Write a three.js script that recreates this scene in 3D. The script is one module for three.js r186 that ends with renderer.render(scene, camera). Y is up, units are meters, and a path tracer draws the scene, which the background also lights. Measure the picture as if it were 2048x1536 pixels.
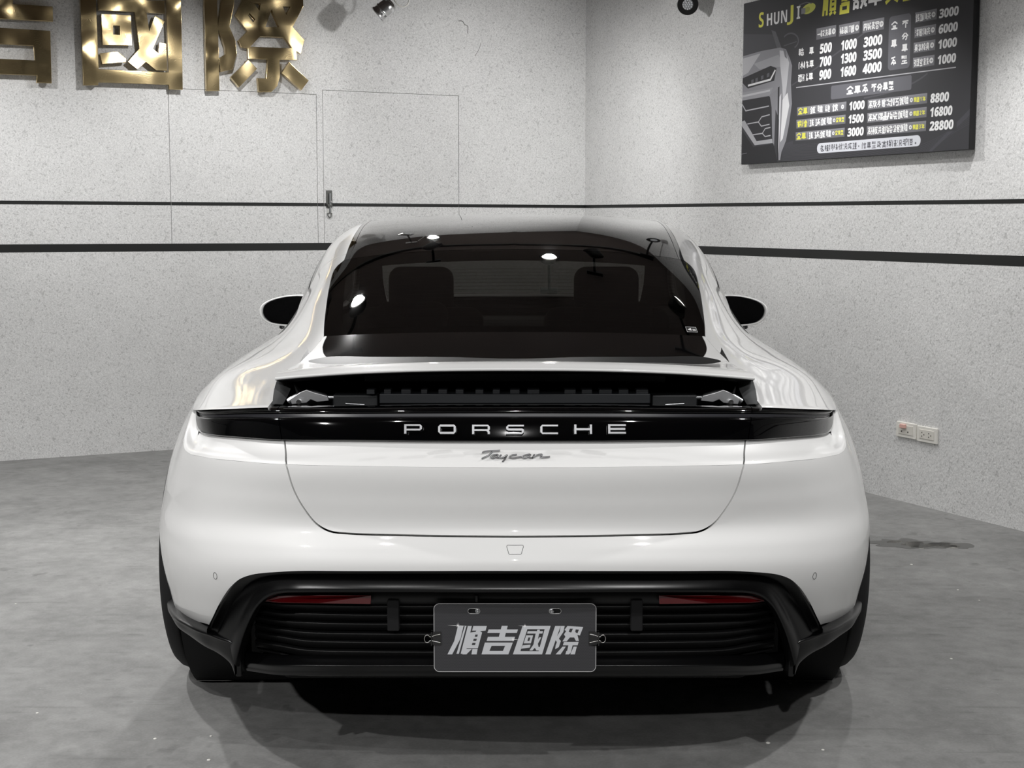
import * as THREE from 'three';
import { mergeGeometries } from 'three/addons/utils/BufferGeometryUtils.js';
import { RoundedBoxGeometry } from 'three/addons/geometries/RoundedBoxGeometry.js';
import { RectAreaLightUniformsLib } from 'three/addons/lights/RectAreaLightUniformsLib.js';

// ------------------------------------------------------------------ camera, exposure
const scene = new THREE.Scene();
scene.background = new THREE.Color(0x000000);
const camera = new THREE.PerspectiveCamera(29.666, 2048 / 1536, 0.05, 60);
camera.position.set(-0.007, 1.315, 3.23);
camera.rotation.set(-THREE.MathUtils.degToRad(6.16), 0, 0);
const renderer = new THREE.WebGLRenderer({ antialias: true });
renderer.toneMapping = THREE.LinearToneMapping;
renderer.toneMappingExposure = 1.15;
renderer.shadowMap.enabled = true;
RectAreaLightUniformsLib.init();

// ------------------------------------------------------------------ helpers
const V = (x, y, z) => new THREE.Vector3(x, y, z);
let seed = 7;
const rnd = () => { seed = (seed * 1664525 + 1013904223) >>> 0; return seed / 4294967296; };
const used = {};
function numbered(name) { const n = used[name] = (used[name] ?? -1) + 1; return n ? `${name}_${String(n).padStart(3, '0')}` : name; }
function shade(o) { o.castShadow = true; o.receiveShadow = true; return o; }
function mesh(name, geo, mat, parent) {
  const m = shade(new THREE.Mesh(geo, mat)); m.name = name;
  (parent ?? scene).add(m);
  if (!parent) m.name = numbered(name);
  return m;
}
function thing(name, label, category, group) {
  const g = new THREE.Group(); g.name = numbered(name); g.userData = { label, category };
  if (group) g.userData.group = group;
  scene.add(g); return g;
}
function tag(o, label, category, group) { o.userData.label = label; o.userData.category = category; if (group) o.userData.group = group; return o; }
function structure(o, label) { o.userData.kind = 'structure'; if (label) o.userData.label = label; return o; }
function boxGeo(x0, x1, y0, y1, z0, z1) {
  const g = new THREE.BoxGeometry(x1 - x0, y1 - y0, z1 - z0); g.translate((x0 + x1) / 2, (y0 + y1) / 2, (z0 + z1) / 2); return g;
}
function rbox(x0, x1, y0, y1, z0, z1, r = 0.004, seg = 2) {
  const g = new RoundedBoxGeometry(x1 - x0, y1 - y0, z1 - z0, seg, r); g.translate((x0 + x1) / 2, (y0 + y1) / 2, (z0 + z1) / 2); return g;
}
function shapeOf(pts, holes = []) {
  const s = new THREE.Shape(pts.map(p => new THREE.Vector2(p[0], p[1])));
  for (const h of holes) s.holes.push(new THREE.Path(h.map(p => new THREE.Vector2(p[0], p[1]))));
  return s;
}
function extrude(pts, depth, bevel = 0, holes = []) {
  return new THREE.ExtrudeGeometry(shapeOf(pts, holes), { depth: depth - 2 * bevel, bevelEnabled: bevel > 0, bevelThickness: bevel, bevelSize: bevel, bevelOffset: -bevel, bevelSegments: 2, curveSegments: 6 }).translate(0, 0, bevel);
}
function tube(points, r, seg = 40, rad = 8, closed = false) {
  return new THREE.TubeGeometry(new THREE.CatmullRomCurve3(points, closed, 'centripetal'), seg, r, rad, closed);
}
function nonIndexed(list) { return mergeGeometries(list.map(g => { const h = g.index ? g.toNonIndexed() : g.clone(); for (const k of Object.keys(h.attributes)) if (!['position', 'normal', 'uv'].includes(k)) h.deleteAttribute(k); return h; })); }
function std(hex, rough, metal = 0, extra = {}) { return new THREE.MeshStandardMaterial({ color: hex, roughness: rough, metalness: metal, ...extra }); }
function phys(hex, rough, metal = 0, extra = {}) { return new THREE.MeshPhysicalMaterial({ color: hex, roughness: rough, metalness: metal, ...extra }); }
function canvasTex(w, h, draw, srgb = true) {
  const c = document.createElement('canvas'); c.width = w; c.height = h; draw(c.getContext('2d'), w, h);
  const t = new THREE.CanvasTexture(c); if (srgb) t.colorSpace = THREE.SRGBColorSpace; t.wrapS = t.wrapT = THREE.RepeatWrapping; return t;
}
function dataTex(n, f, srgb = true) {          // f(i, j) -> [r, g, b] in 0..1
  const d = new Uint8Array(n * n * 4);
  for (let j = 0; j < n; j++) for (let i = 0; i < n; i++) { const c = f(i, j), k = 4 * (j * n + i); for (let a = 0; a < 3; a++) d[k + a] = Math.max(0, Math.min(255, Math.round(255 * c[a]))); d[k + 3] = 255; }
  const t = new THREE.DataTexture(d, n, n); if (srgb) t.colorSpace = THREE.SRGBColorSpace;
  t.wrapS = t.wrapT = THREE.RepeatWrapping; t.magFilter = THREE.LinearFilter; t.minFilter = THREE.LinearFilter; t.needsUpdate = true; return t;
}
function tiledNoise(n, cells) {                 // value noise that repeats over n pixels
  const g = new Float32Array(cells * cells); for (let i = 0; i < g.length; i++) g[i] = rnd();
  const sm = t => t * t * (3 - 2 * t);
  return (i, j) => {
    const x = i / n * cells, y = j / n * cells, x0 = Math.floor(x), y0 = Math.floor(y), fx = sm(x - x0), fy = sm(y - y0);
    const q = (a, b) => g[((b % cells + cells) % cells) * cells + (a % cells + cells) % cells];
    return (q(x0, y0) * (1 - fx) + q(x0 + 1, y0) * fx) * (1 - fy) + (q(x0, y0 + 1) * (1 - fx) + q(x0 + 1, y0 + 1) * fx) * fy;
  };
}
function uvMetres(geo, scale = 1) {             // box-projected uv in metres, from the geometry's own axes
  const g = geo.index ? geo.toNonIndexed() : geo, p = g.attributes.position, n = g.attributes.normal, uv = new Float32Array(p.count * 2);
  for (let i = 0; i < p.count; i++) {
    const ax = Math.abs(n.getX(i)), ay = Math.abs(n.getY(i)), az = Math.abs(n.getZ(i));
    const [u, v] = ay > ax && ay > az ? [p.getX(i), p.getZ(i)] : az > ax ? [p.getX(i), p.getY(i)] : [p.getZ(i), p.getY(i)];
    uv[2 * i] = u / scale; uv[2 * i + 1] = v / scale;
  }
  g.setAttribute('uv', new THREE.BufferAttribute(uv, 2)); return g;
}

// ------------------------------------------------------------------ the room
// speckled sprayed-stone walls
const speckle = (() => {
  const n = 1024, a = tiledNoise(n, 260), b = tiledNoise(n, 150), c = tiledNoise(n, 11), e = tiledNoise(n, 400);
  return dataTex(n, (i, j) => {
    let v = 0.85 + 0.10 * (a(i, j) - 0.5) + 0.10 * (e(i, j) - 0.5) + 0.02 * (c(i, j) - 0.5);
    const s = b(i, j); if (s > 0.7) v -= 0.6 * (s - 0.7) * (0.3 + a(i, j));
    const k = a(i, j); if (k > 0.9) v -= 1.5 * (k - 0.9);
    return [v, v, v * 0.997];
  });
})();
const speckleBump = (() => { const n = 512, a = tiledNoise(n, 150), b = tiledNoise(n, 80); return dataTex(n, (i, j) => { const v = 0.5 * a(i, j) + 0.5 * b(i, j); return [v, v, v]; }, false); })();
const M = {};
M.wall = std(0xffffff, 0.85, 0, { map: speckle, bumpMap: speckleBump, bumpScale: 0.0012 });
M.stripe = std(0x0b0d0c, 0.55);
M.dark = std(0x222224, 0.9);
M.ceiling = std(0x4a413d, 0.9);
const concrete = (() => {
  const n = 2048, a = tiledNoise(n, 7), b = tiledNoise(n, 23), c = tiledNoise(n, 90), d = tiledNoise(n, 520), st = tiledNoise(n, 60);
  return dataTex(n, (i, j) => {
    let v = 0.50 + 0.05 * (a(i, j) - 0.5) + 0.06 * (b(i, j) - 0.5) + 0.05 * (c(i, j) - 0.5) + 0.035 * (d(i, j) - 0.5);
    const sc = st(i * 0.35 % n, (j * 2) % n); if (sc > 0.8) v -= 0.22 * (sc - 0.8);
    const m = b((i * 2) % n, j) * c(i, j); if (m > 0.62) v -= 0.35 * (m - 0.62);
    if (d(i, j) > 0.985) v += 0.12;
    return [v, v, v * 0.99];
  });
})();
const concreteRough = (() => { const n = 512, a = tiledNoise(n, 12), b = tiledNoise(n, 60); return dataTex(n, (i, j) => { const v = 0.74 + 0.2 * (a(i, j) - 0.5) + 0.15 * (b(i, j) - 0.5); return [v, v, v]; }, false); })();
M.floor = std(0xffffff, 1.0, 0, { map: concrete, roughnessMap: concreteRough });

const CX = 0.48, CZ = -6.537, TH = 0.45402, CEIL = 2.92;
// frames: left wall x runs toward the corner, right wall x runs from the corner toward the viewer; z is the inward normal
function leftFrame(o) { o.position.set(CX, 0, CZ); o.rotation.y = TH; return o; }
function rightFrame(o) { o.position.set(CX, 0, CZ); o.rotation.y = TH - Math.PI / 2; return o; }
{
  const f = mesh('floor', uvMetres(boxGeo(-9, 9, -0.12, 0, -9, 11), 2.6), M.floor); structure(f, 'grey concrete floor with smudges and scuffs');
  const c = mesh('ceiling', boxGeo(-9, 9, CEIL, CEIL + 0.12, -9, 11), M.ceiling); structure(c, 'dark brown ceiling above the car');
  // left wall with two flush door leaves cut out
  const wl = new THREE.Group(); wl.name = 'wall_left'; scene.add(leftFrame(wl)); structure(wl, 'white speckled wall with two black stripes behind the car');
  const D = [[-2.763, -1.867, 2.118], [-1.825, -0.921, 2.146]], gap = 0.0022;
  const YB = 1.2, hole = ([a, b, h]) => [[a - gap, YB], [a - gap, h + gap], [b + gap, h + gap], [b + gap, YB]];
  mesh('wall_face', uvMetres(extrude([[-9, 0], [0.12, 0], [0.12, CEIL], [-9, CEIL]], 0.12, 0, D.map(hole)).translate(0, 0, -0.12), 1.05), M.wall, wl);
  mesh('wall_backing', boxGeo(-9, 0.12, 0, CEIL, -0.2, -0.13), M.dark, wl);
    const cuts = [[-9, D[0][0] - gap], [D[0][1] + gap, D[1][0] - gap], [D[1][1] + gap, -0.0005]];
  for (const [a, b] of cuts) mesh('stripe', boxGeo(a, b, 1.444, 1.464, -0.002, 0.0006), M.stripe, wl);
  mesh('stripe', boxGeo(-9, -0.0005, 1.176, 1.221, -0.002, 0.0008), M.stripe, wl);
  D.forEach(([a, b, h], i) => {
    const d = new THREE.Group(); d.name = `door_${i + 1}`; leftFrame(d); scene.add(d);
    structure(d, i ? 'flush speckled door leaf with a steel bolt' : 'flush speckled door leaf under the gold letters');
    const g = uvMetres(rbox(a, b, YB + gap, h, -0.045, 0, 0.001, 1), 1.05); mesh('leaf', g, M.wall, d);
    mesh('stripe', boxGeo(a + 0.001, b - 0.001, 1.444, 1.464, -0.002, 0.0006), M.stripe, d);
  });
  const wr = new THREE.Group(); wr.name = 'wall_right'; scene.add(rightFrame(wr)); structure(wr, 'white speckled wall with two black stripes and a price board');
  mesh('wall_face', uvMetres(boxGeo(0, 9, 0, CEIL, -0.12, 0), 1.05), M.wall, wr);
  for (const [y0, y1, y2, y3] of [[1.444, 1.464, 1.418, 1.436], [1.168, 1.215, 1.157, 1.201]]) mesh('stripe', extrude([[0.0008, y0], [9, y2 - 0.035], [9, y3 - 0.035], [0.0008, y1]].map(p => p), 0.0026).translate(0, 0, -0.002), M.stripe, wr);
  { // hairline cracks in the render, scuffs and specks on the concrete
    const crackM = std(0x3c3b38, 0.9);
    for (const [l, w] of [[[[-0.918, 2.614], [-0.892, 2.614], [-0.875, 2.594], [-0.855, 2.586], [-0.856, 2.541]], 0.002], [[[-0.766, 2.484], [-0.772, 2.454], [-0.788, 2.427], [-0.804, 2.403]], 0.0014]]) mesh('crack', tube(l.map(([x, y]) => V(x, y, -w * 0.4)), w, 20, 5), crackM, wl);
    const blob = (cx, cz, rx, rz, turn) => { const s = []; for (let k = 0; k < 26; k++) { const a = k / 26 * Math.PI * 2, q = 0.72 + 0.45 * rnd(); const x = Math.cos(a) * rx * q, z = Math.sin(a) * rz * q; s.push([cx + x * Math.cos(turn) - z * Math.sin(turn), -(cz + x * Math.sin(turn) + z * Math.cos(turn))]); } return extrude(smoothLine([...s, s[0]], 3).slice(0, -1), 0.001).rotateX(-Math.PI / 2); };
    const pale = std(0x9c9a94, 0.75), dk = std(0x5f5f5d, 0.7);
    for (const [x, z, a, b, t, m] of [[1.66, -2.72, 0.17, 0.1, 0.1, dk], [1.68, -2.70, 0.06, 0.06, 0.0, pale], [1.74, -2.70, 0.035, 0.02, 0.3, pale], [1.82, -2.70, 0.1, 0.06, 0.2, dk], [1.80, -2.68, 0.05, 0.035, 0.2, pale], [1.60, -2.76, 0.04, 0.022, -0.2, pale]]) mesh(m === pale ? 'scraped_patch' : 'stain', blob(x, z, a, b, t), m, f);
    const specks = []; for (const [x, z] of [[-0.93, -0.40], [-0.76, -0.25], [-0.79, -0.42], [0.65, -0.37], [0.80, -0.86], [0.78, -0.32], [1.62, -1.95], [1.65, -1.8], [1.34, -1.1], [-1.75, -1.75], [1.56, -2.35], [-1.3, -0.6]]) specks.push(new THREE.SphereGeometry(0.0035 + 0.003 * rnd(), 8, 5).scale(1, 0.35, 1).translate(x, 0.0005, z));
    const sp = mesh('paint_specks', nonIndexed(specks), std(0xd9d8d2, 0.6), f); sp.userData.kind = 'stuff';
  }
  // the rest of the hall, behind the viewer
  structure(mesh('wall_back', uvMetres(boxGeo(-9, 9, 0, CEIL, 10.9, 11.05), 1.05), M.wall), 'white speckled wall at the far end of the hall');
  structure(mesh('wall_side', uvMetres(boxGeo(-9.1, -8.95, 0, CEIL, -9, 11), 1.05), M.wall), 'white speckled wall along the side of the hall');
  structure(mesh('wall_end', uvMetres(boxGeo(8.95, 9.1, 0, CEIL, -9, 11), 1.05), M.wall), 'white speckled wall along the opposite side of the hall');
}

// ------------------------------------------------------------------ the car's master surfaces (half car, x >= 0; rear bumper at z = 0, nose at z = -4.96)
function spline(pts, per) {                     // centripetal Catmull-Rom through pts, `per` steps per span (number or list)
  const c = new THREE.CatmullRomCurve3(pts, false, 'centripetal'), out = [], n = pts.length - 1;
  for (let k = 0; k < n; k++) { const m = Array.isArray(per) ? per[k] : per; for (let a = 0; a < m; a++) out.push(c.getPoint((k + a / m) / n)); }
  out.push(pts[n].clone()); return out;
}
function net(rows, perAcross, perAlong) {       // rows[j][i] control points -> dense grid[j][i]
  const wide = rows.map(r => spline(r, perAcross)), n = wide[0].length, cols = [];
  for (let i = 0; i < n; i++) cols.push(spline(wide.map(r => r[i]), perAlong));
  const grid = []; for (let j = 0; j < cols[0].length; j++) grid.push(cols.map(c => c[j]));
  return grid;
}
// ring: rows bottom -> shoulder, columns rear centre -> rear corner -> side -> nose
const baseRear = [[0, 0], [0.2, -0.007], [0.37, -0.025], [0.5, -0.055], [0.61, -0.1], [0.71, -0.165], [0.80, -0.255], [0.878, -0.38], [0.934, -0.53]];
const baseSide = [[0.964, -0.66], [0.987, -0.85], [0.995, -1.06], [0.985, -1.35], [0.955, -1.65], [0.942, -2.05], [0.938, -2.5], [0.942, -2.95], [0.957, -3.4], [0.966, -3.96], [0.93, -4.4], [0.83, -4.70]];
const baseFront = [[0.77, -4.77], [0.70, -4.825], [0.62, -4.865], [0.52, -4.90], [0.41, -4.925], [0.29, -4.943], [0.15, -4.957], [0, -4.963]];
const base = [...baseRear, ...baseSide, ...baseFront];
const NR = 8, NS = 12, NC = base.length;         // spans at rear, side; columns
// per row: [y, inset] at stations: rear centre, rear corner (col 8), side (col 10..16), front axle (18), nose
const rowTable = [
  [[0.21, 0.26], [0.20, 0.26], [0.17, 0.14], [0.17, 0.14], [0.17, 0.3]],
  [[0.33, 0.10], [0.275, 0.055], [0.26, 0.045], [0.26, 0.045], [0.22, 0.12]],
  [[0.45, 0.03], [0.37, 0.018], [0.36, 0.018], [0.36, 0.018], [0.34, 0.04]],
  [[0.545, 0.0], [0.455, 0.002], [0.45, 0.002], [0.45, 0.003], [0.45, 0.0]],
  [[0.583, 0.012], [0.53, 0.0], [0.53, 0.0], [0.53, 0.0], [0.53, 0.01]],
  [[0.632, 0.036], [0.59, 0.012], [0.61, 0.006], [0.60, 0.008], [0.58, 0.03]],
  [[0.695, 0.022], [0.67, 0.030], [0.69, 0.022], [0.67, 0.025], [0.62, 0.07]],
  [[0.777, 0.005], [0.76, 0.06], [0.77, 0.052], [0.74, 0.05], [0.65, 0.12]],
  [[0.905, 0.075], [0.838, 0.098], [0.853, 0.098], [0.82, 0.08], [0.68, 0.2]],
];
const stations = [0, 8, 10.5, 18, 28];
function rowAt(tab, c) {
  for (let k = 0; k < 4; k++) if (c <= stations[k + 1]) { let t = (c - stations[k]) / (stations[k + 1] - stations[k]); if (k === 0) t = Math.pow(t, 2.1); else t = t * t * (3 - 2 * t); return [tab[k][0] + (tab[k + 1][0] - tab[k][0]) * t, tab[k][1] + (tab[k + 1][1] - tab[k][1]) * t]; }
}
const baseN = base.map((b, i) => {               // inward normals in plan
  const a = base[Math.max(0, i - 1)], c = base[Math.min(NC - 1, i + 1)]; let tx = c[0] - a[0], tz = c[1] - a[1];
  if (i === 0) { tx = 1; tz = 0; } if (i === NC - 1) { tx = -1; tz = 0; }
  const l = Math.hypot(tx, tz); return [tz / l, -tx / l];
});
const ringRows = rowTable.map((tab, r) => base.map(([x, z], c) => {
  const [y, ins] = rowAt(tab, c); let [nx, nz] = baseN[c];
  const ty = r === 8 ? 1 : 0;
  return V(Math.max(0, x + nx * ins), y, z + nz * ins);
}));
// shoulder line heights along the side
const topY = { 9: 0.845, 10: 0.852, 11: 0.855, 12: 0.86, 13: 0.865, 14: 0.87, 15: 0.87, 16: 0.86, 17: 0.85, 18: 0.82, 19: 0.75, 20: 0.71 };
for (const k of Object.keys(topY)) ringRows[8][k].y = topY[k];
// lamp top line at the tail
const tailTop = [[0, 0.906, -0.075], [0.195, 0.906, -0.08], [0.36, 0.903, -0.098], [0.485, 0.899, -0.128], [0.585, 0.892, -0.172], [0.675, 0.881, -0.238], [0.75, 0.868, -0.325], [0.81, 0.852, -0.44], [0.846, 0.84, -0.555]];
tailTop.forEach((p, i) => ringRows[8][i].set(...p));
const ringAcross = base.slice(1).map((_, k) => k < 8 ? 12 : k < 12 ? 9 : k < 20 ? 7 : 4), ringAlong = [4, 6, 8, 8, 8, 8, 8, 10];
const ringGrid = net(ringRows, ringAcross, ringAlong);
// upper surface: rows tail -> nose, columns centre -> shoulder
const S = (z, list) => list.map(([x, y, dz = 0]) => V(x, y, z + dz));
const upRows = [
  ringRows[8].slice(0, 9).map(p => p.clone()),
  S(-0.36, [[0, .935], [.21, .935, -.01], [.38, .934, -.02], [.49, .934, -.05], [.585, .931, -.09], [.665, .919, -.13], [.735, .905, -.17], [.805, .884, -.23], [.868, .845, -.3]]),
  S(-0.62, [[0, .977], [.23, .976], [.42, .973, -.01], [.538, .9765, -.02], [.603, .970, -.04], [.675, .950, -.07], [.75, .933, -.11], [.83, .902, -.17], [.883, .852, -.23]]),
  S(-0.95, [[0, 1.063], [.26, 1.06], [.45, 1.053], [.566, 1.043], [.612, 1.012], [.665, .980], [.735, .955, -.03], [.836, .916, -.07], [.888, .855, -.11]]),
  S(-1.30, [[0, 1.155], [.27, 1.151], [.46, 1.142], [.598, 1.122], [.645, 1.08], [.69, 1.025], [.745, .972], [.826, .932, -.02], [.883, .86, -.05]]),
  S(-1.65, [[0, 1.245], [.28, 1.238], [.46, 1.222], [.608, 1.196], [.662, 1.142], [.717, 1.06], [.765, .985], [.803, .947], [.865, .865]]),
  S(-2.05, [[0, 1.322], [.29, 1.317], [.47, 1.304], [.610, 1.283], [.680, 1.235], [.742, 1.13], [.783, 1.01], [.808, .95], [.856, .87]]),
  S(-2.50, [[0, 1.366], [.30, 1.361], [.48, 1.349], [.60, 1.335], [.685, 1.285], [.750, 1.16], [.79, 1.0], [.815, .945], [.855, .87]]),
  S(-2.95, [[0, 1.358], [.30, 1.352], [.48, 1.338], [.60, 1.320], [.68, 1.27], [.752, 1.14], [.797, .99], [.823, .935], [.86, .86]]),
  S(-3.40, [[0, 1.245], [.30, 1.238], [.48, 1.222], [.60, 1.198], [.68, 1.15], [.76, 1.03], [.81, .935], [.84, .90], [.875, .85]]),
  S(-3.96, [[0, .955], [.3, .95], [.5, .94], [.62, .925], [.70, .91], [.77, .905], [.82, .897], [.86, .875], [.886, .82]]),
  S(-4.40, [[0, .87], [.3, .866], [.48, .855], [.58, .845], [.65, .835], [.71, .83], [.76, .82], [.81, .795], [.85, .75]]),
  ringRows[8].slice(20, 29).reverse().map(p => p.clone()),
];
upRows.forEach((r, j) => { if (j > 0 && j < 12) r[8].copy(ringRows[8][8 + j]); });
const upAcross = Array(8).fill(12), upAlong = ringAcross.slice(8, 20);
const upGrid = net(upRows, upAcross, upAlong);
{ // make the shared border exact: spread the small differences over the nearest span
  const top = ringGrid[ringGrid.length - 1], nI = upGrid[0].length, nJ = upGrid.length, rearN = 8 * 12;
  const fix = (i, j, d, w) => upGrid[j][i].addScaledVector(d, w);
  const tailD = [], sideD = [];
  for (let i = 0; i < nI; i++) tailD.push(top[i].clone().sub(upGrid[0][i]));
  for (let i = 0; i < nI; i++) for (let j = 0; j < 9; j++) fix(i, j, tailD[i], 1 - j / 9);
  for (let j = 0; j < nJ; j++) sideD.push(top[rearN + j].clone().sub(upGrid[j][nI - 1]));
  for (let j = 0; j < nJ; j++) for (let a = 0; a < 12; a++) fix(nI - 1 - a, j, sideD[j], 1 - a / 12);
}
{ // fair the upper surface: relax the ripples between the control lines, borders held
  const nI = upGrid[0].length, nJ = upGrid.length;
  const relax = (across, w) => {
    const next = upGrid.map(r => r.map(q => q.clone()));
    for (let j = 1; j < nJ - 1; j++) for (let i = 0; i < nI - 1; i++) {
      const q = upGrid[j][i]; let a, b;
      if (across) { b = upGrid[j][i + 1]; a = i ? upGrid[j][i - 1] : V(-b.x, b.y, b.z); } else { a = upGrid[j - 1][i]; b = upGrid[j + 1][i]; }
      const edge = Math.min(1, Math.min(j, nJ - 1 - j, nI - 1 - i) / 4);
      next[j][i].lerp(a.clone().add(b).multiplyScalar(0.5), w * edge); if (!i) next[j][i].x = 0;
    }
    for (let j = 0; j < nJ; j++) for (let i = 0; i < nI; i++) upGrid[j][i].copy(next[j][i]);
  };
  for (let k = 0; k < 24; k++) { relax(true, 0.6); if (k % 3 === 0) relax(false, 0.5); }
}
// ---- surfaces as soups with shared smooth normals
function gridTris(grid, flip) {
  const p = [], idx = [], w = grid[0].length, h = grid.length;
  for (const r of grid) for (const q of r) p.push(q);
  for (let j = 0; j + 1 < h; j++) for (let i = 0; i + 1 < w; i++) { const a = j * w + i, b = a + 1, c = a + w, d = c + 1; if (flip) idx.push(a, c, b, b, c, d); else idx.push(a, b, c, b, d, c); }
  return { p, idx };
}
const soupRing = gridTris(ringGrid, false), soupUp = gridTris(upGrid, false);
(function smoothNormals(list) {
  const map = new Map(), key = q => `${Math.round(q.x * 2e4)},${Math.round(q.y * 2e4)},${Math.round(q.z * 2e4)}`;
  const ab = V(), ac = V();
  for (const s of list) { s.k = s.p.map(key); for (const k of s.k) if (!map.has(k)) map.set(k, V(0, 0, 0)); }
  for (const s of list) for (let t = 0; t < s.idx.length; t += 3) {
    const [a, b, c] = [s.idx[t], s.idx[t + 1], s.idx[t + 2]]; ab.subVectors(s.p[b], s.p[a]); ac.subVectors(s.p[c], s.p[a]); ab.cross(ac);
    for (const q of [a, b, c]) map.get(s.k[q]).add(ab);
  }
  for (const s of list) s.n = s.p.map((q, i) => { const n = map.get(s.k[i]).clone(); if (Math.abs(q.x) < 1e-5) n.x = 0; return n.normalize(); });
})([soupRing, soupUp]);
// soup form used for cutting: flat list of corners {p, n}
function toSoup(s) { const out = []; for (const i of s.idx) out.push([s.p[i].x, s.p[i].y, s.p[i].z, s.n[i].x, s.n[i].y, s.n[i].z]); return { t: out, e: [] }; }
const mixv = (a, b, f) => a.map((q, i) => q + (b[i] - q) * f);
function cut(s, g) {                            // keep g >= 0; remembers the cut edges
  const t = [], e = [];
  for (let k = 0; k < s.t.length; k += 3) {
    const v = [s.t[k], s.t[k + 1], s.t[k + 2]], d = v.map(q => g(q[0], q[1], q[2]));
    if (d[0] >= 0 && d[1] >= 0 && d[2] >= 0) { t.push(...v); continue; }
    if (d[0] < 0 && d[1] < 0 && d[2] < 0) continue;
    const poly = [], cutp = [];
    for (let a = 0; a < 3; a++) {
      const b = (a + 1) % 3; if (d[a] >= 0) poly.push(v[a]);
      if ((d[a] >= 0) !== (d[b] >= 0)) { const m = mixv(v[a], v[b], d[a] / (d[a] - d[b])); poly.push(m); cutp.push(m); }
    }
    for (let a = 1; a + 1 < poly.length; a++) t.push(poly[0], poly[a], poly[a + 1]);
    if (cutp.length === 2) e.push(cutp);
  }
  for (const [a, b] of s.e) {
    const da = g(a[0], a[1], a[2]), db = g(b[0], b[1], b[2]);
    if (da < 0 && db < 0) continue; if (da >= 0 && db >= 0) { e.push([a, b]); continue; }
    const m = mixv(a, b, da / (da - db)); e.push(da >= 0 ? [a, m] : [m, b]);
  }
  return { t, e };
}
const joined = (...l) => ({ t: l.flatMap(s => s.t), e: l.flatMap(s => s.e) });
const mirrored = s => { const f = q => [-q[0], q[1], q[2], -q[3], q[4], q[5]], t = []; for (let k = 0; k < s.t.length; k += 3) t.push(f(s.t[k]), f(s.t[k + 2]), f(s.t[k + 1])); return { t, e: s.e.map(([a, b]) => [f(b), f(a)]) }; };
function skin(s, flange = 0.012, offset = 0, uvScale = 0) {
  const P = [], N = [];
  const put = (q, o = 0) => { P.push(q[0] + q[3] * o, q[1] + q[4] * o, q[2] + q[5] * o); N.push(q[3], q[4], q[5]); };
  for (const q of s.t) put(q, offset);
  if (flange) for (const [a, b] of s.e) {
    const A = [a[0], a[1], a[2]], B = [b[0], b[1], b[2]], a2 = A.map((q, i) => q - a[3 + i] * flange), b2 = B.map((q, i) => q - b[3 + i] * flange);
    const n = V(B[0] - A[0], B[1] - A[1], B[2] - A[2]).cross(V(a[3], a[4], a[5])).normalize(); if (!(n.lengthSq() > 0.5)) continue;
    for (const q of [A, a2, B, B, a2, b2]) { P.push(...q); N.push(n.x, n.y, n.z); }
  }
  const g = new THREE.BufferGeometry(); g.setAttribute('position', new THREE.Float32BufferAttribute(P, 3)); g.setAttribute('normal', new THREE.Float32BufferAttribute(N, 3)); return g;
}
// ---- outlines as signed distance functions (negative inside)
function smoothLine(pts, per = 8) { return spline(pts.map(p => V(p[0], p[1], 0)), per).map(q => [q.x, q.y]); }
function sdPoly(poly) {
  return (x, y) => {
    let d = 1e9, inside = false;
    for (let i = 0, j = poly.length - 1; i < poly.length; j = i++) {
      const [ax, ay] = poly[j], [bx, by] = poly[i], ex = bx - ax, ey = by - ay, wx = x - ax, wy = y - ay, l = ex * ex + ey * ey;
      const t = l ? Math.max(0, Math.min(1, (wx * ex + wy * ey) / l)) : 0, dx = wx - ex * t, dy = wy - ey * t; d = Math.min(d, dx * dx + dy * dy);
      if ((ay > y) !== (by > y) && x < ax + (bx - ax) * (y - ay) / (by - ay)) inside = !inside;
    }
    return (inside ? -1 : 1) * Math.sqrt(d);
  };
}
function rearHit(x, y) {                        // z of the ring where seen from behind
  let best = -9; const t = ringSoup.t;
  for (let k = 0; k < t.length; k += 3) {
    const a = t[k], b = t[k + 1], c = t[k + 2]; if (a[2] < -1) continue;
    if (x < Math.min(a[0], b[0], c[0]) - 1e-6 || x > Math.max(a[0], b[0], c[0]) + 1e-6 || y < Math.min(a[1], b[1], c[1]) - 1e-6 || y > Math.max(a[1], b[1], c[1]) + 1e-6) continue;
    const D = (b[1] - c[1]) * (a[0] - c[0]) + (c[0] - b[0]) * (a[1] - c[1]); if (Math.abs(D) < 1e-12) continue;
    const l = ((b[1] - c[1]) * (x - c[0]) + (c[0] - b[0]) * (y - c[1])) / D, m = ((c[1] - a[1]) * (x - c[0]) + (a[0] - c[0]) * (y - c[1])) / D;
    if (l < -1e-4 || m < -1e-4 || l + m > 1.0001) continue;
    best = Math.max(best, l * a[2] + m * b[2] + (1 - l - m) * c[2]);
  }
  return best;
}
const ringSoup = toSoup(soupRing), upSoup = toSoup(soupUp);

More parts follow.
